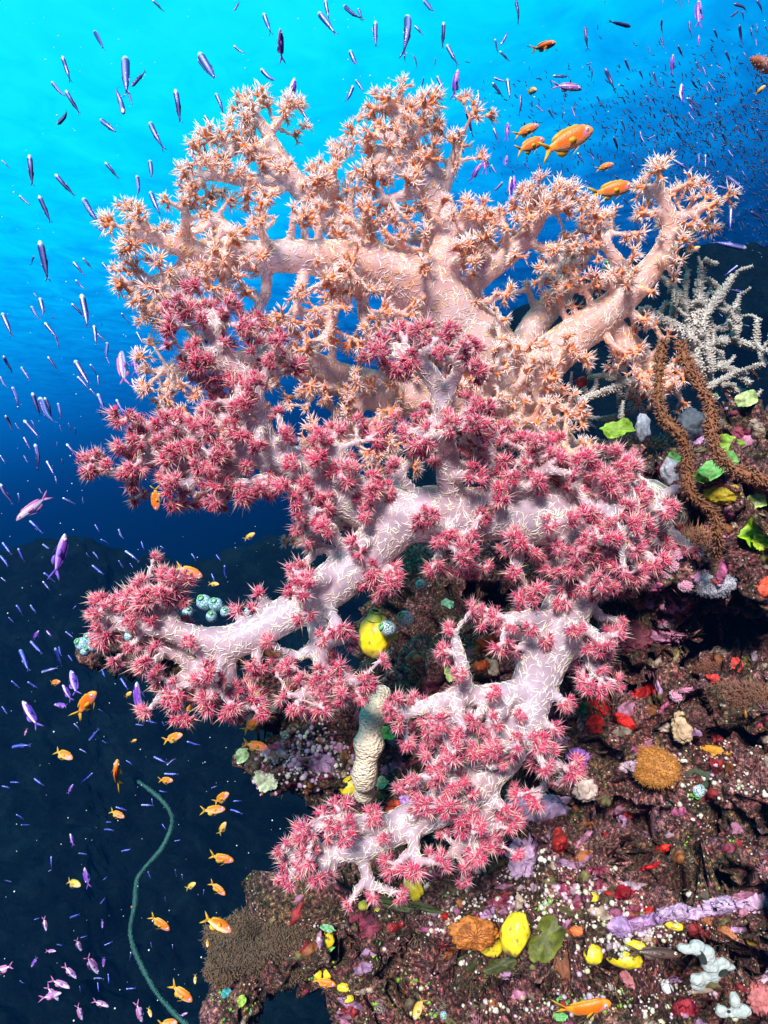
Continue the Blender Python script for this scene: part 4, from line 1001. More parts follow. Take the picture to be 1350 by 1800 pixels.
# -- brown wire corals
def wire(label, pts_, name, col, n_pol, L, r_pol, cols, rs=.50):
    root = empty(name, P(*pts_[-1][:3])); tag(root, label, 'coral')
    path = spline([[*(P(a, b, d) - root.location), r * rs * d / F * (1 + .25 * math.sin(i * 2.1))] for i, (a, b, d, r) in enumerate(pts_)], .004)
    g = Geo(); g.add(*tube(path, 12), col); link('stem', g.mesh('stem', [M_spon]), root)
    rng = np.random.default_rng(len(label)); t_, U_, W_ = frames(path[:, :3]); qi = rng.integers(0, len(path), n_pol); a = rng.uniform(0, 6.283, n_pol)
    dd = U_[qi] * np.cos(a)[:, None] + W_[qi] * np.sin(a)[:, None]
    g = Geo(); l = L * rng.uniform(.6, 1.25, n_pol)
    g.add(*spikes(path[qi, :3] + dd * path[qi, 3:4] * .8, dd + rng.normal(0, .35, (n_pol, 3)), l, r_pol, t_[qi] * (l * rng.normal(.1, .5, n_pol))[:, None], *cols))
    link('polyps', g.mesh('polyps', [M_pol]), root); return root
wire('left brown wire coral fringed with curled polyps in front of the grey sponges', [(1166,600,1.0,7),(1160,637,.99,10),(1157,683,.98,11),(1164,733,.97,12),(1190,757,.96,12),(1207,790,.96,12),(1209,830,.96,12),(1210,862,.96,12),(1232,885,.96,12),(1253,900,.96,12),(1263,940,.96,11),(1258,980,.98,11)],
     'brown_wire_coral', (.20, .07, .025), 1100, .0085, .0015, ((.17, .055, .022), (.40, .18, .10)))
wire('right brown wire coral fringed with polyps, bending to the right edge', [(1194,601,.99,7),(1205,632,.97,10),(1226,670,.94,12),(1248,712,.92,12),(1250,755,.91,13),(1262,800,.90,13),(1297,828,.89,13),(1345,845,.88,13),(1400,870,.87,13)],
     'brown_wire_coral', (.24, .08, .03), 1000, .0088, .0015, ((.20, .06, .025), (.42, .19, .11)))
wire('thin teal green sea whip curling up through the dark water', [(243,1374,1.62,2.5),(275,1398,1.61,4),(298,1425,1.6,4.5),(302,1450,1.6,4.5),(285,1490,1.58,4.5),(255,1525,1.57,4.5),(241,1547,1.56,5),(237,1590,1.55,5),(229,1632,1.54,5),(233,1660,1.53,5),(250,1700,1.52,5),(275,1745,1.5,5),(310,1785,1.48,5),(360,1830,1.46,5)],
     'sea_whip', (.02, .09, .085), 2600, .0032, .0012, ((.02, .10, .095), (.07, .20, .18)), .6)
# a coral tip that reaches in at the upper right
root = empty('coral_branch_tip', P(1345, 118, .9)); tag(root, 'rusty pink coral branch tip poking in at the upper right edge', 'coral')
path = spline([[*(P(x, y, .9) - root.location), r * .9 / F] for x, y, r in [(1321,103,5),(1332,108,9),(1350,116,11),(1400,135,13)]], .003)
for q in range(len(path)): path[q, 3] *= 1 + .3 * noise.noise(Vector(path[q, :3]) * 120)
V, T = tube(path, 14); kx = np.clip((V[:, 0:1] + .012) / .02, 0, 1)
g = Geo(); g.add(V, T, np.array((.30, .07, .03)) * (1 - kx) + np.array((.50, .30, .28)) * kx); link('branch', g.mesh('branch', [M_spon]), root)
g = Geo(); p, nn = sample_surface(V, T, 260, rng); g.add(*spikes(p, nn, .003, .0008, None, (.4, .15, .1), (.6, .5, .45))); link('fringe', g.mesh('fringe', [M_pol]), root)

# -- tufted brown coral on the lower left shelf
for q, (x, y, rx, ry) in enumerate([(402,1650,44,24),(455,1628,52,26),(440,1680,60,26),(500,1650,46,24),(515,1700,46,22),(395,1700,30,22)]):
    lump('tufted_coral', ['outermost', 'topmost', 'broadest', 'upper right', 'lower right', 'lower left'][q] + ' tan tufted coral mound on the lower left shelf', 'coral', x, y, rx, ry, (.05, .035, .022), .7, q, .45, 5, 3200, .008, (.15, .095, .06), 'tan tufted coral mounds', fr=.0011)

# -- growth that covers the rock
def facing(c, n):
    v = unit(c); return np.clip(-(n * v).sum(1) + .45, 0, 1) * (np.abs(c[:, 0]) < .75) * (c[:, 1] < 1.6)
rng = np.random.default_rng(31)
def jitter_col(pal, n, w=None):
    return np.array(pal)[rng.choice(len(pal), n, p=w)] * rng.uniform(.6, 1.25, (n, 1))
n_ = 13000; p, nn = sample_surface(RV, RT, n_, rng, facing)
dens = np.array([noise.noise(Vector(q) * 14) for q in p]); p = p[dens > 0]; nn = nn[dens > 0]; n_ = len(p)
pal_n = np.array([noise.noise(Vector(q) * 9 + Vector((3, 3, 3))) for q in p])
PAL = np.array([(.17,.12,.06),(.22,.16,.10),(.26,.06,.07),(.12,.10,.03),(.33,.22,.20),(.34,.13,.18),(.10,.12,.04)])
ci = np.clip(((pal_n + .7) / 1.4 * 7 + rng.normal(0, 1.0, n_)).astype(int), 0, 6); cc = PAL[ci] * rng.uniform(.5, 1.3, (n_, 1))
l = rng.uniform(.003, .010, n_)
g = Geo(); g.add(*spikes(p - nn * .001, nn + rng.normal(0, .6, (n_, 3)), l, .0011, rng.normal(0, .0025, (n_, 3)), cc * .7, np.clip(cc * 1.5, 0, 1)))
o = link('algae_turf', g.mesh('algae_turf', [M_blade])); tag(o, 'fine brown and maroon algae turf covering the reef rock', 'algae', kind='stuff')
# beads
def scatter(name, label, cat, zones, base, colpal, weights, rmin, rmax, squash, m, extra=0, lift=.3):
    g = Geo(); k = 0; num0 = len(zones) * .37
    pts = []
    for zx, zy, sx, sy, num in zones:
        for _ in range(int(num * .42)):
            x, y = rng.normal(zx, sx), rng.normal(zy, sy)
            if not (-40 < x < 1400 and y < 1850): continue
            q = BVH.ray_cast(Vector((0, 0, 0)), P(x, y, 1).normalized(), 5)
            if q[0] is None or q[0][1] > 1.45 or in_hole(x, y): continue
            pts.append((np.array(q[0]), -np.array(q[1]) if q[1].dot(q[0]) > 0 else np.array(q[1])))
            if rng.uniform() < .5:
                for _k in range(int(rng.integers(1, 5))):
                    q = BVH.ray_cast(Vector((0, 0, 0)), P(x + rng.normal(0, 8), y + rng.normal(0, 5), 1).normalized(), 5)
                    if q[0] is not None: pts.append((np.array(q[0]), -np.array(q[1]) if q[1].dot(q[0]) > 0 else np.array(q[1])))
    if extra:
        p, nn = sample_surface(RV, RT, extra, rng, facing); kk = np.array([noise.noise(Vector(q) * 8 + Vector((num0, 2, 5))) for q in p]) > .12; pts += list(zip(p[kk], nn[kk]))
    for p, nrm in pts:
        r = rmin * (rmax / rmin) ** (rng.uniform() ** 2); R3 = np.array(basis(nrm, rng.uniform(0, 6)).to_matrix())
        V = base[0] * np.array([1, rng.uniform(.7, 1.1), squash]) * r
        if len(V) > 20: V = V * (1 + .12 * rng.normal(0, 1, (len(V), 1)) * (squash != 1))
        c = np.clip(np.array(colpal)[rng.choice(len(colpal), p=weights)] * rng.uniform(.8, 1.15), 0, 1)
        g.add(V @ R3.T + p + nrm * r * lift, base[1], c)
    o = link(name, g.mesh(name, [m])); tag(o, label, cat, kind='stuff'); return o
WH = [(.58,.54,.44),(.56,.38,.46),(.50,.47,.30)]
scatter('bead_sponges', 'tiny white and pink bead sponges sprinkled over the reef ledges', 'sponge',
    [(1060,1640,70,18,130),(1130,1650,40,12,90),(960,1590,50,22,90),(880,1600,60,24,110),(820,1620,35,16,60),(740,1545,30,18,40),(1290,1385,60,18,60),(1220,1345,34,18,36),(1290,1320,50,14,40),(1000,1545,60,30,70),(1100,1590,60,25,60),
     (1050,1760,110,30,130),(1150,1780,80,25,60),(900,1780,60,26,50),(800,1720,50,40,40),(560,1680,110,50,50),(1015,1690,25,16,30),(960,1560,40,40,60),(840,1520,30,30,40),(480,1345,30,20,20),(1210,1400,60,40,36),(1000,1300,40,60,20)],
    ICO2, WH, [.6, .3, .1], .0013, .0050, .8, M_bead, 120)
scatter('bead_sponges', 'tiny mauve and cream bead sponges crowding the pale middle ledge', 'sponge', [(545,1350,42,22,260),(600,1320,30,18,60),(470,1385,22,14,50),(540,1290,40,16,60)], ICO2, [(.52,.30,.50),(.75,.70,.60),(.48,.26,.38),(.66,.50,.55)], [.35, .25, .2, .2], .002, .006, .9, M_bead)
scatter('encrusting_growth', 'small lumps of red, rose, tan and olive growth covering the rock', 'sponge', [(1150,880,60,60,120),(1180,1010,60,40,80),(560,1290,60,30,40),(640,1340,50,30,30)], ICO2,
    [(.34,.03,.03),(.45,.16,.22),(.32,.22,.13),(.18,.16,.05),(.42,.22,.42),(.50,.18,.04),(.40,.34,.30),(.20,.04,.07)], [.14,.2,.18,.12,.1,.06,.1,.1], .0015, .008, .38, M_growth, 3600, .05)
# thin sheets of crust in many colours that run into each other
g = Geo(); rng = np.random.default_rng(44)
SHEET = [(.36,.08,.17),(.40,.21,.36),(.36,.14,.22),(.24,.02,.02),(.28,.09,.03),(.15,.12,.04),(.38,.27,.20),(.22,.03,.06),(.10,.07,.04),(.42,.28,.34)]
spots = [(rng.uniform(380, 1390), rng.uniform(720, 1830)) for _ in range(520)] + [(rng.normal(1150, 60), rng.normal(930, 90)) for _ in range(40)] + [(rng.normal(560, 80), rng.normal(1340, 40)) for _ in range(24)] + [(rng.normal(1000, 150), rng.normal(1590, 50)) for _ in range(40)]
for sx, sy in spots:
    q = BVH.ray_cast(Vector((0, 0, 0)), P(sx, sy, 1).normalized(), 5)
    if q[0] is None or q[0][1] > 1.4 or in_hole(sx, sy): continue
    c = q[0]; miss = False; nr, na = 6, 26; rx, ry = rng.uniform(5, 24), rng.uniform(4, 14); rt = rng.normal(-.2, .5); V = []
    col = np.array(SHEET[min(9, int((noise.noise(c * 6) + .6) / 1.2 * 10 + rng.normal(0, 2)) % 10)]) * rng.uniform(.6, 1.15)
    for i in range(nr + 1):
        f = i / nr
        for k in range(na if i else 1):
            a = k * 2 * math.pi / na; of = 1 + .6 * noise.noise(Vector((math.cos(a) * 1.4 + sx, math.sin(a) * 1.4, sy))) + .16 * noise.noise(Vector((math.cos(a) * 6, math.sin(a) * 6, sx)))
            ex, ey = rx * f * of * math.cos(a), ry * f * of * math.sin(a)
            if BVH.ray_cast(Vector((0, 0, 0)), P(sx + ex * math.cos(rt) - ey * math.sin(rt), sy + ex * math.sin(rt) + ey * math.cos(rt), 1).normalized(), 10)[0] is None: miss = True
            p, n = hit(sx + ex * math.cos(rt) - ey * math.sin(rt), sy + ex * math.sin(rt) + ey * math.cos(rt))
            if abs(p[1] - c[1]) > .03: p = Vector(p) * ((c[1] + math.copysign(.03, p[1] - c[1])) / p[1])
            V.append(p + n * (.0035 * (1 - f ** 3) * (1 + .8 * noise.noise(p * 90)) - (.003 if i == nr else 0)))
    T = [(0, 1 + k, 1 + (k + 1) % na) for k in range(na)]
    for i in range(nr - 1):
        for k in range(na):
            a, b = 1 + i * na + k, 1 + i * na + (k + 1) % na; T += [(a, a + na, b + na), (a, b + na, b)]
    if miss: continue
    V = np.array(V); T = np.array(T)
    if np.cross(V[T[:, 1]] - V[T[:, 0]], V[T[:, 2]] - V[T[:, 0]]).mean(0).dot(np.array(c)) > 0: T = T[:, ::-1]
    cv = np.array([noise.fractal(Vector(v) * 70, .9, 2.1, 3) for v in V])[:, None]; g.add(V, T, np.clip(col * (1 + .7 * cv), 0, 1))
o = link('encrusting_sheets', g.mesh('encrusting_sheets', [M_spon])); tag(o, 'thin pink, lilac, red and tan crusts overgrowing the rock', 'crust', kind='stuff')
# hydroid tufts
g = Geo(); p, nn = sample_surface(RV, RT, 900, rng, facing)
for q in range(len(p)):
    if noise.noise(Vector(p[q]) * 10 + Vector((8, 1, 1))) < .02: continue
    m = int(rng.integers(14, 40)); hh = rng.uniform(.007, .02); col = np.array([(.40,.30,.20),(.30,.09,.10),(.50,.40,.36),(.20,.15,.05),(.42,.16,.22)][rng.integers(0, 5)]) * rng.uniform(.5, 1.1)
    d = unit(nn[q] + rng.normal(0, .55, (m, 3))); g.add(*spikes(p[q] + rng.normal(0, hh * .25, (m, 3)), d, hh * rng.uniform(.5, 1.1, m), .0007, rng.normal(0, hh * .25, (m, 3)), col * .6, np.clip(col * 1.5, 0, 1)))
o = link('hydroid_tufts', g.mesh('hydroid_tufts', [M_blade])); tag(o, 'feathery tan and maroon hydroid tufts sprouting from the reef', 'hydroids', kind='stuff')

scatter('green_algae_discs', 'tiny bright green algae discs dotted over the reef', 'algae', [(1040,1770,80,20,40),(920,1590,60,30,20),(620,1690,60,40,20),(690,1770,60,20,24),(420,1770,30,20,40),(1200,1440,50,30,34),(740,1740,20,30,20),(1180,1000,30,30,10),(960,1580,20,40,14)], ICO1,
    [(.20,.45,.03),(.12,.40,.10),(.35,.50,.05)], [.5,.25,.25], .0018, .0045, .35, M_blade, 160, .4)

# ------------------------------------------------------------------ FISH
def fish_skin(name, metal, rough, spec=.5):
    m, nt, b = mat(name)
    a = N(nt, 'ShaderNodeAttribute'); a.attribute_name = 'pigment'
    n = noise_node(nt, 28, 3, .6); r = ramp_node(nt, n.outputs[0], [(.3, (.75, .75, .75)), (.7, (1.05, 1.05, 1.05))])
    nt.links.new(mix(nt, .8, a.outputs['Color'], r.outputs[0], 'MULTIPLY'), b.inputs['Base Color'])
    tcn = N(nt, 'ShaderNodeTexCoord'); vo = N(nt, 'ShaderNodeTexVoronoi'); vo.inputs['Scale'].default_value = 55; nt.links.new(tcn.outputs['Object'], vo.inputs['Vector'])
    bump(nt, b, vo.outputs['Distance'], .15, .01)
    b.inputs['Metallic'].default_value = metal; b.inputs['Roughness'].default_value = rough; b.inputs['Specular IOR Level'].default_value = spec
    return m
M_silver = fish_skin('silver_skin', .35, .32)
M_skin = fish_skin('bright_skin', .0, .4)
M_fin = pigment('fin_membrane', .4, .45, .3)
m_eye = pigment('eye_gloss', .12, 0, .6)

def body(prof, colf, bend, nseg=12):
    """prof rows (x, half height, half width, z offset); bend moves the tail sideways"""
    p = np.array(prof, float)
    xs = np.concatenate([[p[0, 0]], np.linspace(p[0, 0] - .02, p[-1, 0], 16)]); xs = np.sort(xs)[::-1]
    h = np.interp(-xs, -p[:, 0], p[:, 1]); w_ = np.interp(-xs, -p[:, 0], p[:, 2]); zo = np.interp(-xs, -p[:, 0], p[:, 3])
    a = np.linspace(0, 2 * np.pi, nseg, endpoint=False)
    X = np.repeat(xs[:, None], nseg, 1); Y = w_[:, None] * np.cos(a); Z = zo[:, None] + h[:, None] * np.sin(a)
    zn = np.repeat(np.sin(a)[None], len(xs), 0)
    Y2 = Y + bend(X)
    V = np.stack([X, Y2, Z], -1).reshape(-1, 3); n = len(xs)
    i, j = np.meshgrid(np.arange(n - 1), np.arange(nseg), indexing='ij'); i = i.ravel(); j = j.ravel(); jn = (j + 1) % nseg
    T = quads(np.stack([i * nseg + j, (i + 1) * nseg + j, (i + 1) * nseg + jn, i * nseg + jn], 1))
    V = np.vstack([V, [[xs[0] + .003, bend(xs[0]), zo[0]], [xs[-1], bend(xs[-1]), zo[-1]]]]); k = n * nseg; j = np.arange(nseg); jn = (j + 1) % nseg
    T = np.vstack([T, np.stack([np.full(nseg, k), j, jn], 1), np.stack([np.full(nseg, k + 1), (n - 1) * nseg + jn, (n - 1) * nseg + j], 1)])
    cx = np.concatenate([X.ravel(), [xs[0], xs[-1]]]); cz = np.concatenate([zn.ravel(), [0, 0]])
    return V, T, np.clip(np.array([colf(x, z) for x, z in zip(cx, cz)]), 0, 1)
def fin(polys, bend, col, tipcol=None, t=.004, ydir=0.0, y0=0.0, root=None):
    """fans of (x,z) points, thin but solid; ydir leans the fin sideways with distance from its root"""
    g = Geo()
    for poly in polys:
        pz = np.array(poly, float); n = len(pz); r0 = pz[0]
        lean = np.linalg.norm(pz - r0, axis=1) * ydir
        y = bend(pz[:, 0]) + y0 + lean
        d = np.linalg.norm(pz - r0, axis=1); th = t * (1 - .7 * d / (d.max() + 1e-9))
        A = np.stack([pz[:, 0], y + th, pz[:, 1]], 1); B = np.stack([pz[:, 0], y - th, pz[:, 1]], 1)
        T = [(0, i, i + 1) for i in range(1, n - 1)] + [(n, n + i + 1, n + i) for i in range(1, n - 1)]
        for i in range(n):
            k = (i + 1) % n; T += [(i, n + i, n + k), (i, n + k, k)]
        f = (d / d.max())[:, None]; c = np.array(col) * (1 - f) + np.array(tipcol if tipcol is not None else col) * f
        g.add(np.vstack([A, B]), T, np.vstack([c, c]))
    return g
def mk(geo, name, m): return geo.mesh(name, [m])

bends = [lambda x, k=k: k * (np.clip(.12 - np.asarray(x, float), 0, 1) ** 2) * .5 for k in (0, .8, -.8, 1.5, -1.4)]
BENDW = bends[:3] + [lambda x, k=k: k * np.sin((np.asarray(x, float) - .1) * 5.2) * np.clip(.25 - np.asarray(x, float), 0, 1) for k in (.16, -.16)]

# --- slender silver fish: one mesh
SP = [(.50,.016,.014,0),(.485,.042,.036,0),(.44,.064,.054,0),(.36,.084,.068,0),(.22,.080,.062,0),(.06,.076,.058,0),(-.08,.060,.045,0),(-.2,.052,.038,0),(-.3,.030,.020,0),(-.36,.020,.012,0)]
def c_silver(x, z):
    mid = math.exp(-(z * 2.5 + .1) ** 2); c = np.array((.02, .02, .20)) * (1 - mid) + np.array((.34, .29, .70)) * mid
    if z > .62: c = np.array((.025, .03, .13))
    if x > .40: c = c * .35 + np.array((.80, .82, .88)) * .65
    if x < -.15: c = c * .75 + np.array((.06, .03, .22)) * .25
    return c
def c_silver_shaded(x, z):  # darker copy of the silver pigment: shade of far, backlit fish painted in
    c = np.array((.045, .04, .16)) if z > -.2 else np.array((.16, .12, .34))
    if x > .42: c = c + .05
    return c
def c_blue(x, z):
    mid = math.exp(-(z * 2.5 + .1) ** 2); c = np.array((.015, .02, .26)) * (1 - mid) + np.array((.16, .17, .72)) * mid
    if x > .42: c = c * .6 + np.array((.5, .5, .75)) * .4
    return c
SM = []; DM = []; BM = []
for bf in bends + BENDW[3:]:
    for cf, L_ in ((c_silver, SM), (c_silver_shaded, DM), (c_blue, BM)):
        g = Geo(); g.add(*body(SP, cf, bf, 10))
        f = fin([[(-.34, 0), (-.35, .018), (-.43, .052), (-.50, .075), (-.44, .025), (-.40, .0)], [(-.34, 0), (-.40, 0), (-.44, -.025), (-.50, -.075), (-.43, -.052), (-.35, -.018)]], bf, (.06, .06, .26), (.04, .05, .2), .003)
        V, T, c, _ = f.arrays(); g.add(V, T, c)
        for poly in ([(.12, .065), (.02, .092), (-.18, .055), (-.16, .04)], [(.0, -.062), (-.06, -.088), (-.2, -.048), (-.16, -.038)]):
            V, T, c, _ = fin([poly], bf, (.05, .05, .25), (.08, .1, .35), .003).arrays(); g.add(V, T, c)
        for sd in (1, -1):
            g.add(ICO1[0] * .013 + [.445, sd * .034 + float(bf(.44)), .012], ICO1[1], (.01, .01, .02))
        L_.append(g.mesh('slender_fish', [M_silver]))

# --- fish with parts
def fish_kit(prof, colf, bf, kind):
    h = {}
    g = Geo(); g.add(*body(prof, colf, bf, 16)); h['body'] = (g.mesh('body', [M_skin if kind != 'v' else M_silver]), 1)
    return h
OP = [(.50,.015,.012,-.01),(.485,.045,.035,-.005),(.44,.085,.055,.0),(.36,.125,.072,.005),(.25,.150,.082,.005),(.10,.152,.080,.0),(-.05,.128,.064,.0),(-.17,.086,.040,.0),(-.25,.055,.022,.0),(-.30,.046,.014,.0)]
def c_orange(x, z):
    c = np.array((.95, .14, .004)) if z > -.15 else np.array((.93, .20, .05))
    if z < -.55: c = np.array((.90, .45, .22))
    if x > .36: c = c * .6 + np.array((.92, .42, .03)) * .4
    if x < -.15: c = c * .6 + np.array((.85, .45, .03)) * .4
    if abs((x - .36) * .9 + (z + .35) * .12) < .022 and z < .1: c = np.array((.55, .18, .55))
    return c
def c_gold(x, z):
    c = np.array((.85, .40, .05)) if z > 0 else np.array((.80, .45, .22))
    return c * (.8 if x < 0 else 1)
def c_violet(x, z):
    c = np.array((.30, .07, .58)) if z > -.1 else np.array((.58, .34, .78))
    if z > .75: c = np.array((.16, .05, .40))
    if x > .38: c = c * .55 + np.array((.62, .55, .80)) * .45
    return c
def c_pinkv(x, z):
    c = np.array((.38, .20, .66)) if z > 0 else np.array((.72, .62, .86))
    if z > .7: c = np.array((.60, .22, .30))
    return c
def c_brown(x, z):
    return np.array((.055, .022, .014)) if z > 0 else np.array((.085, .042, .030))
VP = [(a, b * .62, c * .72, d) for a, b, c, d in OP]
TAIL = [[(-.26, 0), (-.29, .045), (-.36, .095), (-.44, .150), (-.52, .185), (-.46, .11), (-.40, .045), (-.37, .0)], [(-.26, 0), (-.37, 0), (-.40, -.045), (-.46, -.11), (-.52, -.185), (-.44, -.150), (-.36, -.095), (-.29, -.045)]]
def make_kit(prof, colf, bf, fc, ft, m, s=1.0, eye_ring=(.60, .30, .70)):
    K = []
    g = Geo(); g.add(*body(prof, colf, bf, 16)); K.append(('body', g.mesh('body', [m])))
    sc = lambda polys: [[(x, z * s) for x, z in p] for p in polys]
    K.append(('tail_fin', mk(fin(sc(TAIL), bf, fc, ft, .006), 'tail_fin', M_fin)))
    K.append(('dorsal_fin', mk(fin(sc([[(.05, .10), (.30, .135), (.27, .165), (.22, .182), (.17, .174), (.12, .188), (.06, .178), (0, .186), (-.06, .172), (-.13, .16), (-.20, .130), (-.23, .09), (-.22, .05)]]), bf, fc, ft, .005), 'dorsal_fin', M_fin)))
    K.append(('anal_fin', mk(fin(sc([[(-.03, -.09), (.02, -.145), (-.03, -.195), (-.12, -.205), (-.19, -.15), (-.20, -.06)]]), bf, fc, ft, .005), 'anal_fin', M_fin)))
    for sd in (1, -1):
        K.append(('pelvic_fin', mk(fin(sc([[(.22, -.135), (.17, -.145), (.02, -.235), (.06, -.205), (.13, -.165)]]), bf, fc, ft, .004, sd * .35, sd * .02), 'pelvic_fin', M_fin)))
        K.append(('pectoral_fin', mk(fin(sc([[(.20, -.02), (.10, .03), (.02, .02), (.00, -.03), (.04, -.08), (.12, -.07)]]), bf, fc, ft, .003, sd * .45, sd * np.interp(.2, [-.3, .5], [.03, .08]) * (.95 if s == 1 else .75)), 'pectoral_fin', M_fin)))
        hx = .385; hw = np.interp(-hx, [-r[0] for r in prof], [r[2] for r in prof]) * .88
        g = Geo(); c = np.array([hx, sd * hw + float(bf(hx)), .035 * s]); R3 = np.array(Vector((0.15, sd, .1)).to_track_quat('Z', 'Y').to_matrix())
        g.add((ICO2[0] * np.array([.040, .040, .018])) @ R3.T * (.85 + .15 * s) + c, ICO2[1], eye_ring)
        g.add((ICO2[0] * np.array([.030, .030, .017]) + [0, 0, .004]) @ R3.T * (.85 + .15 * s) + c, ICO2[1], (.85, .70, .50))
        K.append(('eye', g.mesh('eye', [m_eye]))); g = Geo()
        g.add((ICO2[0] * np.array([.021, .021, .015]) + [0, 0, .008]) @ R3.T * (.85 + .15 * s) + c, ICO2[1], (.008, .006, .012))
        K.append(('pupil', g.mesh('pupil', [m_eye])))
    return K
YF = (.85, .34, .02); YT = (.70, .52, .04)
OK_ = [make_kit(OP, c_orange, bf, YF, YT, M_skin) for bf in bends[:3]]
GK = [make_kit(OP, c_gold, bf, (.7, .4, .06), (.45, .4, .08), M_skin) for bf in bends[:2]]
VK = [make_kit(VP, c_violet, bf, (.22, .06, .55), (.30, .22, .75), M_silver, .7) for bf in bends[:5]]
PK = [make_kit(VP, c_pinkv, bf, (.6, .2, .5), (.75, .25, .55), M_silver, .7) for bf in bends[:3]]
BK = [make_kit([(a, b * .55, c * .75, d) for a, b, c, d in OP], c_brown, bends[0], (.09, .05, .04), (.2, .13, .1), M_skin, .55, (.2, .12, .1))]

frng = np.random.default_rng(77)
def orient(h, t, roll, flip=0):
    f = (Vector(h) - Vector(t)); L = f.length; f.normalize(); mid = (Vector(h) + Vector(t)) / 2
    v = mid.normalized(); up = v.cross(f); up.normalize()
    if up.z < 0: up = -up
    if abs(up.z) < .35 and flip: up = -up
    left = up.cross(f).normalized()
    up2 = up * math.cos(roll) - left * math.sin(roll); left2 = up2.cross(f)
    return mid, Matrix((f, left2, up2)).transposed().to_quaternion(), L

FISH = []       # pixel record of every fish, for its label
def put(mesh_or_kit, name, hx, hy, tx, ty, Lr, roll, dd, dmin=1.22, dmax=5.0, depth=None):
    px = math.hypot(hx - tx, hy - ty)
    d = depth if depth else min(dmax, max(dmin, Lr * F / px))
    ln = px * d / F
    h = P(hx, hy, d - dd * ln * .5); t = P(tx, ty, d + dd * ln * .5)
    mid, q, L = orient(h, t, roll, frng.uniform() < .5)
    if isinstance(mesh_or_kit, list):
        o = empty(name, mid)
        for pn, me in mesh_or_kit:
            c = link(pn, me, last if pn == 'pupil' else o); last = c
    else:
        o = link(name, mesh_or_kit); o.location = mid
    o.rotation_mode = 'QUATERNION'; o.rotation_quaternion = q; o.scale = (L, L, L)
    return o

SIL = {(0,0): "500 165 550 265,328 295 375 440,272 430 350 530,345 475 420 605,660 300 668 510,695 455 770 370,652 600 620 462,675 480 700 565,303 655 378 580,530 630 610 698,790 645 843 765,925 470 955 650,1050 280 1155 450,1045 310 1110 405,1138 492 1182 590,1078 608 1130 692,1000 755 1030 875,803 0 870 62,1235 55 1268 0,1232 240 1295 295,155 815 172 985,290 918 395 1040,553 855 630 945,790 845 805 955,722 925 740 1050,792 1010 838 1130,102 1030 165 1095,205 1030 270 1180,438 1045 515 1185,560 1225 508 1200,210 1268 255 1490,950 1005 970 1065,1290 1095 1345 1160,8 845 48 878",
 (450,0): "40 70 82 190,25 362 115 460,330 65 425 185,365 0 385 115,462 30 545 105,537 45 570 112,630 110 628 265,612 148 622 180,800 82 798 250,835 135 885 185,990 115 985 260,1005 235 1060 340,885 0 945 75,495 265 538 375,525 420 568 480,513 450 470 560,560 560 600 640,587 537 660 585,237 575 285 655,885 475 912 560,955 400 995 495,865 535 855 620,1110 575 1145 730,1170 475 1175 550,1245 435 1305 515,1325 415 1340 525,1255 410 1320 435,1260 205 1275 285,1292 235 1330 170,1285 270 1340 325,1252 675 1283 755,1240 870 1278 935,1300 960 1240 1025,430 770 445 845",
 (0,450): "180 0 155 50,385 30 450 105,437 10 490 72,540 35 590 100,398 125 450 185,178 195 200 225,210 220 240 340,165 265 208 350,430 200 470 400,378 250 445 320,12 300 60 415,235 350 310 445,290 420 318 490,495 365 512 480,515 410 560 455,565 455 555 550,560 530 582 585,640 300 682 360,720 400 757 468,858 335 880 395,18 525 62 620,252 530 305 605,112 585 160 660,0 635 35 710,395 550 470 680,475 570 520 630,515 630 520 690,408 635 475 705,475 700 515 745,65 690 108 800,170 720 210 850,210 745 270 920,235 745 280 850,305 775 325 855,515 725 560 840,613 755 660 850,28 840 70 915,125 865 215 965,125 955 160 1020,185 990 215 1125,350 990 420 1075,245 1080 290 1160,0 1050 30 1100,290 1160 300 1200,0 1200 65 1320,95 1250 105 1300,330 1275 400 1310",
 (0,900): "12 160 65 230,95 190 130 270,0 230 50 290,225 170 270 205,155 45 230 115,5 345 35 370,485 280 550 335,230 320 295 370,225 365 265 415,500 65 525 105,625 90 645 150,490 210 525 250,455 215 470 240,530 145 580 165,660 205 730 255,625 255 650 295,685 270 705 300,745 155 760 200,845 180 870 195,1010 220 1035 255,1140 225 1165 260,1185 280 1180 350,1115 325 1135 370,85 490 125 545,160 490 190 540,45 555 75 585,345 630 390 665,160 680 225 755,310 710 320 765,360 755 385 790,535 830 555 870,635 875 675 935,60 890 105 930,145 895 205 935,10 1025 40 1065,65 1240 150 1225,470 1205 525 1140,715 1120 760 1125,770 1100 830 1115,855 1105 870 1130,390 1115 425 1150,520 1040 545 1055,985 1210 1055 1235,810 1290 880 1325,880 1335 925 1295,420 1250 460 1270,665 1310 700 1330,540 1205 565 1225,385 510 405 490,220 845 305 820,105 725 155 840,290 715 330 820",
 (0,1350): "490 25 425 90,270 465 270 530,110 300 155 300,85 245 130 270,180 55 230 95,10 95 60 105,55 75 100 75,865 30 945 35,1215 220 1275 235,840 120 880 130,745 195 810 195,610 205 670 225,1115 105 1145 95,855 295 875 325,780 545 795 585,530 715 560 680,370 790 420 770,180 800 210 790,570 1085 575 1135,515 1130 520 1180,665 1165 720 1160,495 1110 545 1105,925 535 925 570,870 680 870 705,795 920 800 950,690 970 685 1020,910 930 910 960,640 440 690 425,415 450 460 455,560 285 590 285,920 385 955 380,1230 175 1275 172,545 590 570 570,550 325 590 322,60 600 20 590,255 545 275 535,300 930 330 935,425 895 460 885,550 935 595 915,105 1120 125 1140,420 1150 425 1185,1075 640 1072 680,960 560 962 590,800 160 806 195"}
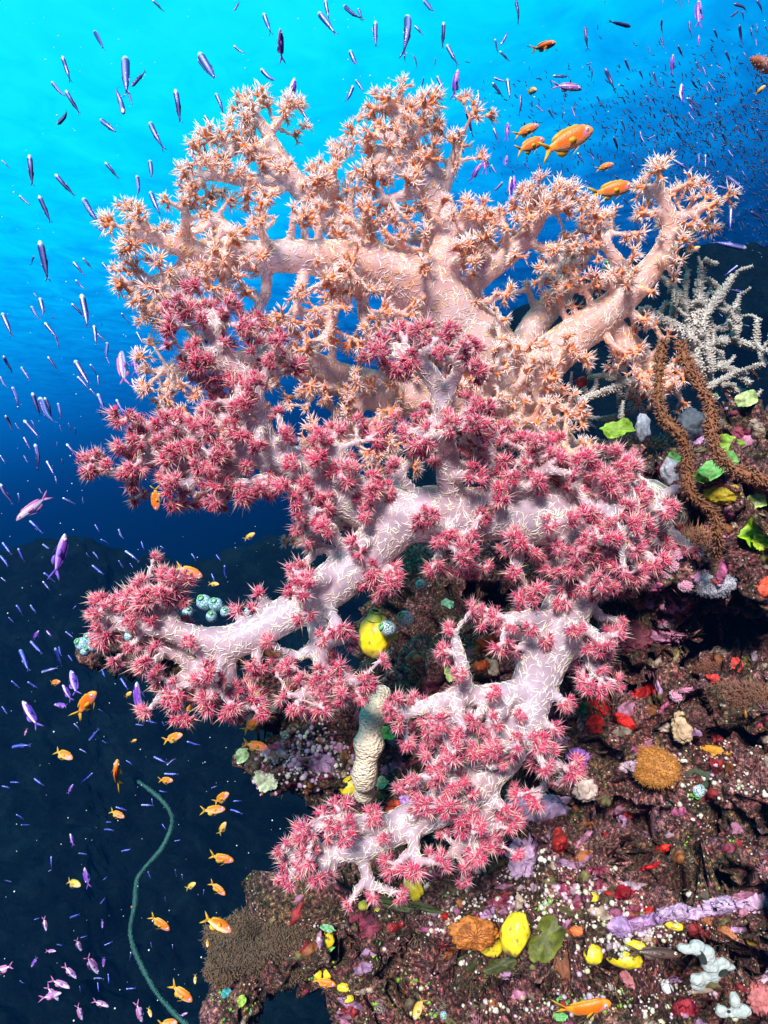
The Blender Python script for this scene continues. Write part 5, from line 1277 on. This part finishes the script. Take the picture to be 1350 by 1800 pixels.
DRK = {(900,0): "20 0 45 120,385 140 395 250,625 140 505 110,790 100 785 190,785 195 810 260,720 245 730 290,875 240 905 305,935 110 940 210,1065 155 1090 210,1200 130 1210 235,1195 55 1135 105,1170 20 1260 45,1215 60 1225 110,1290 0 1330 65,1290 125 1300 170,1258 145 1268 200,1287 205 1290 255,1335 135 1348 175,1125 270 1158 335,1220 275 1245 310,490 360 545 480,595 310 625 385,670 370 695 420,745 380 765 460,765 450 805 475,415 350 430 415,970 325 990 395,1005 350 1030 410,950 430 985 480,1015 445 1045 485,1035 430 1075 490,930 515 995 580,935 550 975 610,930 590 965 650,970 575 1005 620,705 505 745 550,575 630 605 700,535 720 570 805,675 690 695 780,745 735 750 800,865 690 900 745,835 780 865 830,345 810 385 865,410 810 440 845,60 855 95 900,140 860 165 970,45 500 50 600,125 555 175 600,190 575 225 630,315 565 340 630,445 505 470 545,635 805 670 855,625 840 650 885,1290 680 1330 750,985 810 990 880,1045 840 1075 890,1080 980 1180 1010,1130 930 1240 1015,1260 1115 1330 1160,385 955 425 980,20 960 45 1005,585 1045 625 1085,1075 590 1105 640,1150 590 1140 620,1270 530 1310 560,1080 345 1110 370,1240 350 1250 385,1310 395 1330 450,795 0 800 30,490 0 490 25,930 0 935 25,865 0 870 20,895 5 890 55,1140 790 1170 840,1210 900 1240 950,1180 1010 1210 1060,1030 900 1060 950,1110 700 1130 760,1180 660 1200 710,1050 700 1075 745,820 600 845 640,730 1120 750 1170",
 (450,0): "885 405 875 465,830 290 855 350,945 305 945 355,1190 520 1200 550", (0,450): "525 810 535 865,80 880 105 920,165 865 190 905,315 890 325 930,360 880 380 920,395 905 402 945,300 980 305 1020,125 1050 150 1090,325 1070 340 1105,205 1225 225 1260,435 1270 440 1310,270 320 300 332,535 350 540 375"}
BRT = {(900,0): "420 332 380 345,215 400 305 405,755 715 705 740,1020 815 1020 895,855 845 935 895,1155 1075 1150 1225,635 1155 670 1190,1235 1310 1065 1275,345 940 345 990,855 960 880 995,345 805 380 860,920 515 960 560,385 955 425 980", (900,450): "1190 50 1120 105,1230 195 1150 175,330 20 300 0,480 75 410 50,120 275 90 250,300 200 270 180,1250 370 1210 360,1350 565 1315 555,1110 320 1090 300"}
def parse(d):
    for (ox, oy), s_ in d.items():
        for e in s_.split(','):
            a = [float(v) / 3 for v in e.split()]
            if len(a) == 4: yield a[0] + ox, a[1] + oy, a[2] + ox, a[3] + oy
for tup in parse(SIL):
    px = math.hypot(tup[0] - tup[2], tup[1] - tup[3]); deep = tup[1] > 900
    k = int(frng.integers(0, len(SM)))
    o = put((BM if deep and frng.uniform() < .75 else SM)[k], 'slender_fish', *tup, frng.uniform(.062, .085), frng.normal(.15, .35), frng.normal(-.1, .3))
    FISH.append((o, 'silver' if not deep else 'blue', tup))
for tup in parse(DRK):
    k = int(frng.integers(0, len(DM)))
    o = put(DM[k], 'slender_fish', *tup, frng.uniform(.08, .11), frng.normal(.6, .4), frng.normal(.1, .3), 1.5, 6.0)
    FISH.append((o, 'dusky', tup))
for tup in parse(BRT):
    o = put(SM[int(frng.integers(0, 5))], 'slender_fish', *tup, .08, 0, frng.normal(0, .2), 1.35, 4.0)
    FISH.append((o, 'bright', tup))
# violet fish (head, tail, roll, depth tilt, kit)
VIO = [(0,"450 0 128 150 130 330 .5,450 0 205 410 165 560 0,450 0 1065 365 1040 520 0,450 0 1212 785 1205 925 .4,450 0 1190 860 1125 960 0,450 0 1325 820 1305 890 0,450 0 1345 930 1335 1060 .3,450 0 1328 645 1325 725 .2,450 0 410 870 385 930 0,900 0 985 0 985 150 .5,900 0 850 285 840 400 .6,900 0 895 440 885 560 .6,900 0 985 185 985 240 .3,900 0 10 925 15 1010 .3,0 450 718 470 715 640 0,0 450 695 645 725 715 .2,0 900 345 115 285 350 0,0 900 205 625 170 690 0,0 900 375 835 405 980 .2,0 900 330 910 380 1000 .2,0 900 285 1015 370 1025 0,0 900 720 895 740 1080 .2,0 900 120 995 205 1150 .3,0 900 245 625 270 655 .3,0 1350 385 85 355 140 0,0 1350 370 345 390 415 .2,0 1350 445 525 470 635 0,0 1350 545 1050 550 985 .2,0 1350 540 845 540 795 .2,0 1350 165 1050 200 990 .2,450 0 600 1185 570 1215 0"),
       (1,"450 0 1095 530 1135 465 0,900 0 370 470 215 450 0,0 450 640 500 655 695 .2,0 450 830 500 930 455 0,0 900 85 45 265 -95 0,0 1350 245 860 230 785 0,0 1350 430 965 400 900 0,0 1350 295 965 240 965 0,0 1350 520 1085 450 980 0,0 1350 405 1110 335 1040 0,0 1350 370 1160 265 1115 0,0 1350 325 1185 215 1215 0,0 1350 310 1225 245 1150 0,0 1350 -60 1090 80 1035 0,0 1350 435 1330 405 1245 0,0 1350 750 1340 720 1240 0,0 1350 990 1290 945 1310 0,0 1350 575 1258 485 1225 0,0 900 130 1180 140 1145 .3")]
for kk, s_ in VIO:
    for e in s_.split(','):
        a = [float(v) for v in e.split()]; tup = (a[0] + a[2] / 3, a[1] + a[3] / 3, a[0] + a[4] / 3, a[1] + a[5] / 3)
        K = (VK if kk == 0 else PK)
        o = put(K[int(frng.integers(0, len(K)))], 'violet_fish', *tup, frng.uniform(.075, .095), a[6], frng.normal(0, .25), 1.22, 3.2)
        FISH.append((o, 'violet' if kk == 0 else 'pinkish', tup))
# orange fish (head, tail, roll, depth tilt, kit, real length, label)
ORG = [
 (977,75,933,88,.5,.3,0,.085,'orange fish with arched back and spread yellow tail high in the bright water'),(943,158,926,162,0,1.6,1,.05,'small golden fish facing the viewer above the three largest orange fish'),
 (947,220,902,240,0,.2,0,.075,'orange fish swimming right just above left of the largest orange fish'),(957,245,903,268,0,-.1,0,.075,'paler orange fish partly behind the largest orange fish'),
 (1042,227,944,272,0,0,0,.105,'largest orange fish, with green fins, swimming right in blue water'),(1079,288,1046,299,0,.3,0,.06,'small orange fish between the largest orange fish and the one over the right branch'),
 (1112,326,1037,342,0,.0,0,.085,'orange fish swimming right just above the right peach branch'),(1346,150,1326,167,0,.4,1,.06,'small orange fish under the coral tip at the upper right edge'),
 (1231,434,1208,442,0,.4,1,.06,'dull orange fish half hidden behind the right peach branch'),(356,1014,307,995,0,-.2,0,.08,'orange fish heading down right above the left lilac fork'),
 (385,1027,366,1026,0,.3,1,.06,'dim orange fish behind the one above the left lilac fork'),(448,937,427,950,0,.2,1,.06,'pale golden fish in the dark gap left of the small cream coral'),(276,898,272,852,0,-.2,0,.07,'orange fish diving head down beside the upper lilac branch'),
 (106,1198,86,1202,.2,.5,0,.055,'small orange fish above left of the plump orange one in the dark water'),(168,1216,136,1256,.1,.5,0,.075,'plump orange fish with long yellow tail in the dark left water'),
 (231,1216,219,1228,0,.5,1,.05,'small golden fish beside the tall violet fish in the dark water'),(321,1291,286,1303,0,.2,0,.07,'orange fish swimming right just below the lowest left lilac tip'),(128,1334,94,1318,0,.2,0,.065,'orange fish turning down right near the left edge'),
 (206,1336,203,1384,1.3,.5,0,.085,'orange fish seen from above with two yellow tail tips hanging down'),(240,1300,230,1305,.4,.5,1,.05,'tiny orange fish between the violet fish and the sea whip'),(328,1218,316,1243,0,.3,0,.06,'golden orange fish tucked under the lowest left lilac tip'),
 (342,1237,325,1253,0,.2,0,.055,'orange fish right of the one tucked under the lowest left lilac tip'),(459,1260,426,1287,0,.2,0,.07,'orange fish rising right in front of the ledge under the corals'),(472,1316,426,1306,0,0,0,.075,'orange fish heading right along the pale ledge'),
 (304,1372,278,1371,.4,.4,0,.055,'small orange fish above the sea whip tip'),(402,1394,375,1412,0,.4,0,.065,'uppermost orange fish of the stack of three in the dark water'),(396,1422,352,1426,-.2,-.2,0,.075,'middle orange fish of the stack of three in the dark water'),(397,1445,384,1468,0,.2,1,.06,'dull lowest fish of the stack of three in the dark water'),
 (219,1437,192,1425,.2,.0,0,.06,'small orange fish left of the sea whip near its tip'),(411,1513,366,1505,.5,0,0,.075,'orange fish swimming right beside the lowest lilac branch'),(344,1552,326,1563,0,.3,1,.055,'small golden fish between the sea whip and the brown reef'),(396,1573,368,1550,.6,.2,0,.065,'orange fish bending downward left of the brown tufted reef'),
 (298,1635,263,1609,.7,0,0,.065,'thin orange fish seen from above right of the sea whip'),(407,1637,356,1612,-.3,0,0,.085,'orange fish swimming right in front of the tufted reef'),(365,1665,364,1650,0,.8,1,.05,'dim orange fish under the one by the tufted reef'),(343,1730,343,1712,0,.5,1,.05,'dim golden fish hanging head down right of the sea whip'),
 (338,1760,298,1732,.5,0,0,.07,'red orange fish crossing the lower sea whip'),(312,1797,278,1800,0,0,0,.07,'orange fish cut by the bottom edge beside the sea whip'),(266,1788,260,1770,0,.5,1,.05,'dull brownish fish near the bottom edge left of the sea whip'),(142,1557,115,1548,.2,.4,1,.055,'yellow brown fish beside the violet fish in the dark water'),(503,1580,429,1582,-.2,0,0,.09,'orange fish swimming right under the lowest lilac branch'),
 (590,1731,549,1724,.6,0,0,.055,'tiny red orange fish before the pair of yellow sea squirts'),(728,1792,746,1750,0,0,1,.07,'dim pinkish brown fish heading down at the bottom reef'),(1074,1762,977,1785,1.0,0,0,.10,'red orange fish swimming right along the bottom reef'),(236,1594,228,1595,.3,.6,0,.04,'tiny orange fish touching the sea whip')]
for hx, hy, tx, ty, roll, dd, kk, Lr, lab in ORG:
    K = OK_ if kk == 0 else GK
    dm = .9 if (hy < 900 and hx > 890) else .95
    reefy = lab.find('ledge') > 0 or lab.find('reef') > 0 or lab.find('sea squirts') > 0
    o = put(K[int(frng.integers(0, len(K)))], 'orange_fish', hx, hy, tx, ty, Lr, roll, dd, dm, 1.04 if reefy else 2.6, depth=(.80 if hx > 540 and hy > 1700 else None))
    tag(o, lab, 'fish', 'orange fish around the corals')
o = put(BK[0], 'brown_fish', 1197, 1679, 1103, 1671, .09, 0, 0, depth=.80); tag(o, 'slim brown fish resting in front of the cave beside yellow sea squirts', 'fish')
o = put(BK[0], 'brown_fish', 1318, 648, 1336, 668, .06, 0, .2, depth=1.3); tag(o, 'small dark fish behind the staghorn coral at the right', 'fish')

# labels: look, heading and the nearest landmark; the pair or trio left equal is told apart by height
def zone(x, y):
    if y < 165:
        for lim, n_ in ((120, 'in the top left corner'), (230, 'just right of the top left corner'), (330, 'high above the left peach branches'), (430, 'above the left peach crown'), (540, 'at the top between both peach crowns'), (680, 'above the middle peach crown'), (790, 'above right of the middle crown'), (900, 'left of the arched orange fish'), (1010, 'around the arched orange fish'), (1120, 'right of the arched orange fish'), (1230, 'at the top above the school'), (2000, 'in the top right corner')):
            if x < lim: return n_
    if x < 480 and y < 470:
        r = 'upper' if y < 260 else ('middle' if y < 365 else 'lower')
        c = 'by the left edge' if x < 70 else ('in bright left water' if x < 160 else ('left of peach coral' if x < 290 else 'among left peach branches'))
        return f'{r} part, {c}'
    if x < 300 and y < 930:
        c = 'by the left edge' if x < 45 else ('in blue left water' if x < 110 else ('off the coral tips' if x < 180 else 'near the coral tips'))
        r = 'beside peach arm' if y < 560 else ('beside red crown' if y < 650 else ('beside cream tips' if y < 730 else ('beside lilac arm' if y < 830 else 'over seabed crest')))
        return f'{c}, {r}'
    if y > 900 and x < 520:
        c = 'by the left edge' if x < 60 else ('in dark left water' if x < 130 else ('below left lilac tips' if x < 230 else ('around the sea whip' if x < 330 else 'by the reef edge')))
        for lim, n_ in ((965, 'over seabed crest'), (1020, 'beside lilac fork'), (1090, 'beside pale squirts'), (1180, 'beside ledge tip'), (1250, 'beside plump fish'), (1320, 'below plump fish'), (1400, 'beside whip tip'), (1480, 'beside whip bend'), (1570, 'beside lowest branch'), (1650, 'beside tufted reef'), (1720, 'low down'), (9999, 'at the bottom')):
            if y < lim: return f'{c}, {n_}'
    if x >= 880:
        c = 'left of largest fish' if x < 960 else ('around the largest fish' if x < 1050 else ('right of largest fish' if x < 1140 else ('above right peach tips' if x < 1240 else 'by the right edge')))
        r = 'in the school' if y < 230 else ('under the school' if y < 310 else ('over right branch' if y < 420 else 'behind staghorn coral'))
        return f'{c}, {r}'
    c = 'between peach crowns' if x < 620 else ('by the middle crown' if x < 740 else 'right of middle crown')
    return f'{c}, ' + ('upper part' if y < 215 else ('middle part' if y < 280 else 'lower part'))
def heading(hx, hy, tx, ty):
    a = math.degrees(math.atan2(ty - hy, hx - tx)) % 360
    return ['heading right', 'heading up right', 'heading up', 'heading up left', 'heading left', 'heading down left', 'heading down', 'heading down right'][int(((a + 22.5) % 360) // 45)]
LOOK = {'silver': 'silver blue fish', 'blue': 'slim blue fish', 'dusky': 'backlit blue fish', 'bright': 'bright blue fish', 'violet': 'violet fish', 'pinkish': 'pinkish violet fish'}
from collections import defaultdict
bins = defaultdict(list)
for o, lk, tup in FISH:
    L_ = math.hypot(tup[0] - tup[2], tup[1] - tup[3]); sz = '' if 30 <= L_ <= 52 else ('long ' if L_ > 52 else 'small ')
    bins[f"{sz}{LOOK[lk]} {heading(*tup)} {zone((tup[0] + tup[2]) / 2, (tup[1] + tup[3]) / 2)}"].append((o, tup, lk))
GROUPN = {'silver': 'slender silver fish in open water', 'blue': 'slender blue fish over the dark seabed', 'dusky': 'backlit slender fish in open water', 'bright': 'bright blue slender fish', 'violet': 'violet fish around the corals', 'pinkish': 'pinkish violet fish around the corals'}
for lab, items in bins.items():
    items.sort(key=lambda e: e[1][1])
    words = [''] if len(items) == 1 else (['upper ', 'lower '] if len(items) == 2 else (['highest ', 'middle ', 'lowest '] if len(items) == 3 else (['highest ', 'second highest ', 'second lowest ', 'lowest '] if len(items) == 4 else None)))
    for q, (o, tup, lk) in enumerate(items):
        tag(o, (words[q] if words else '') + lab, 'fish', GROUPN[lk])

# the far school: too many and too small to count
rng = np.random.default_rng(5); g = Geo(); n_ = 2600
B0 = []; D0 = []; L0 = []
for _ in range(n_):
    x = 1420 - abs(rng.normal(0, 1)) * 230; y = 150 + abs(rng.normal(0, 1)) * 150 + rng.normal(0, 50)
    if y > 470: continue
    d = rng.uniform(5.5, 9.5); B0.append(P(x, y, d)); a = math.radians(rng.normal(125, 22)); D0.append((math.cos(a), rng.normal(0, .5), math.sin(a))); L0.append(rng.uniform(.04, .07))
B0 = np.array(B0); D0 = unit(np.array(D0)); L0 = np.array(L0)
g.add(*spikes(B0, D0, L0 * .6, L0 * .11, None, (.02, .03, .07), (.03, .04, .09))); g.add(*spikes(B0, -D0, L0 * .4, L0 * .11, None, (.02, .03, .07), (.05, .06, .12)))
o = link('distant_fish_school', g.mesh('distant_fish_school', [M_silver])); tag(o, 'far school of tiny dark fish in the blue water upper right', 'fish', kind='stuff')
# specks drifting in the water
g = Geo(); rng = np.random.default_rng(8)
for _ in range(900):
    x = rng.uniform(0, 1350); y = rng.uniform(0, 1800)
    if x > 520 and y > 500: continue
    d = rng.uniform(.5, 1.6); r = rng.uniform(.0003, .0009); g.add(ICO1[0] * r + np.array(P(x, y, d)), ICO1[1], (.7, .75, .75))
o = link('plankton', g.mesh('plankton', [M_bead])); tag(o, 'white specks of plankton drifting in the water', 'plankton', kind='stuff')

# ------------------------------------------------------------------ haze: the water itself
x0, x1, y0, y1, z0, z1 = -16, 16, -2.0, 14, -14, 12
bm = bmesh.new(); bmesh.ops.create_cube(bm, size=1)
for v in bm.verts: v.co = Vector(((x0 + x1) / 2 + v.co.x * (x1 - x0), (y0 + y1) / 2 + v.co.y * (y1 - y0), (z0 + z1) / 2 + v.co.z * (z1 - z0)))
me = bpy.data.meshes.new('haze'); bm.to_mesh(me); bm.free()
hm = bpy.data.materials.new('water_haze'); hm.use_nodes = True; ht = hm.node_tree; ht.nodes.clear()
pv = ht.nodes.new('ShaderNodeVolumePrincipled'); pv.inputs['Color'].default_value = (.006, .12, .44, 1); pv.inputs['Density'].default_value = .014; pv.inputs['Anisotropy'].default_value = .1
ho = ht.nodes.new('ShaderNodeOutputMaterial'); ht.links.new(pv.outputs[0], ho.inputs['Volume']); me.materials.append(hm)
hz = link('haze', me); hz['kind'] = 'stuff'
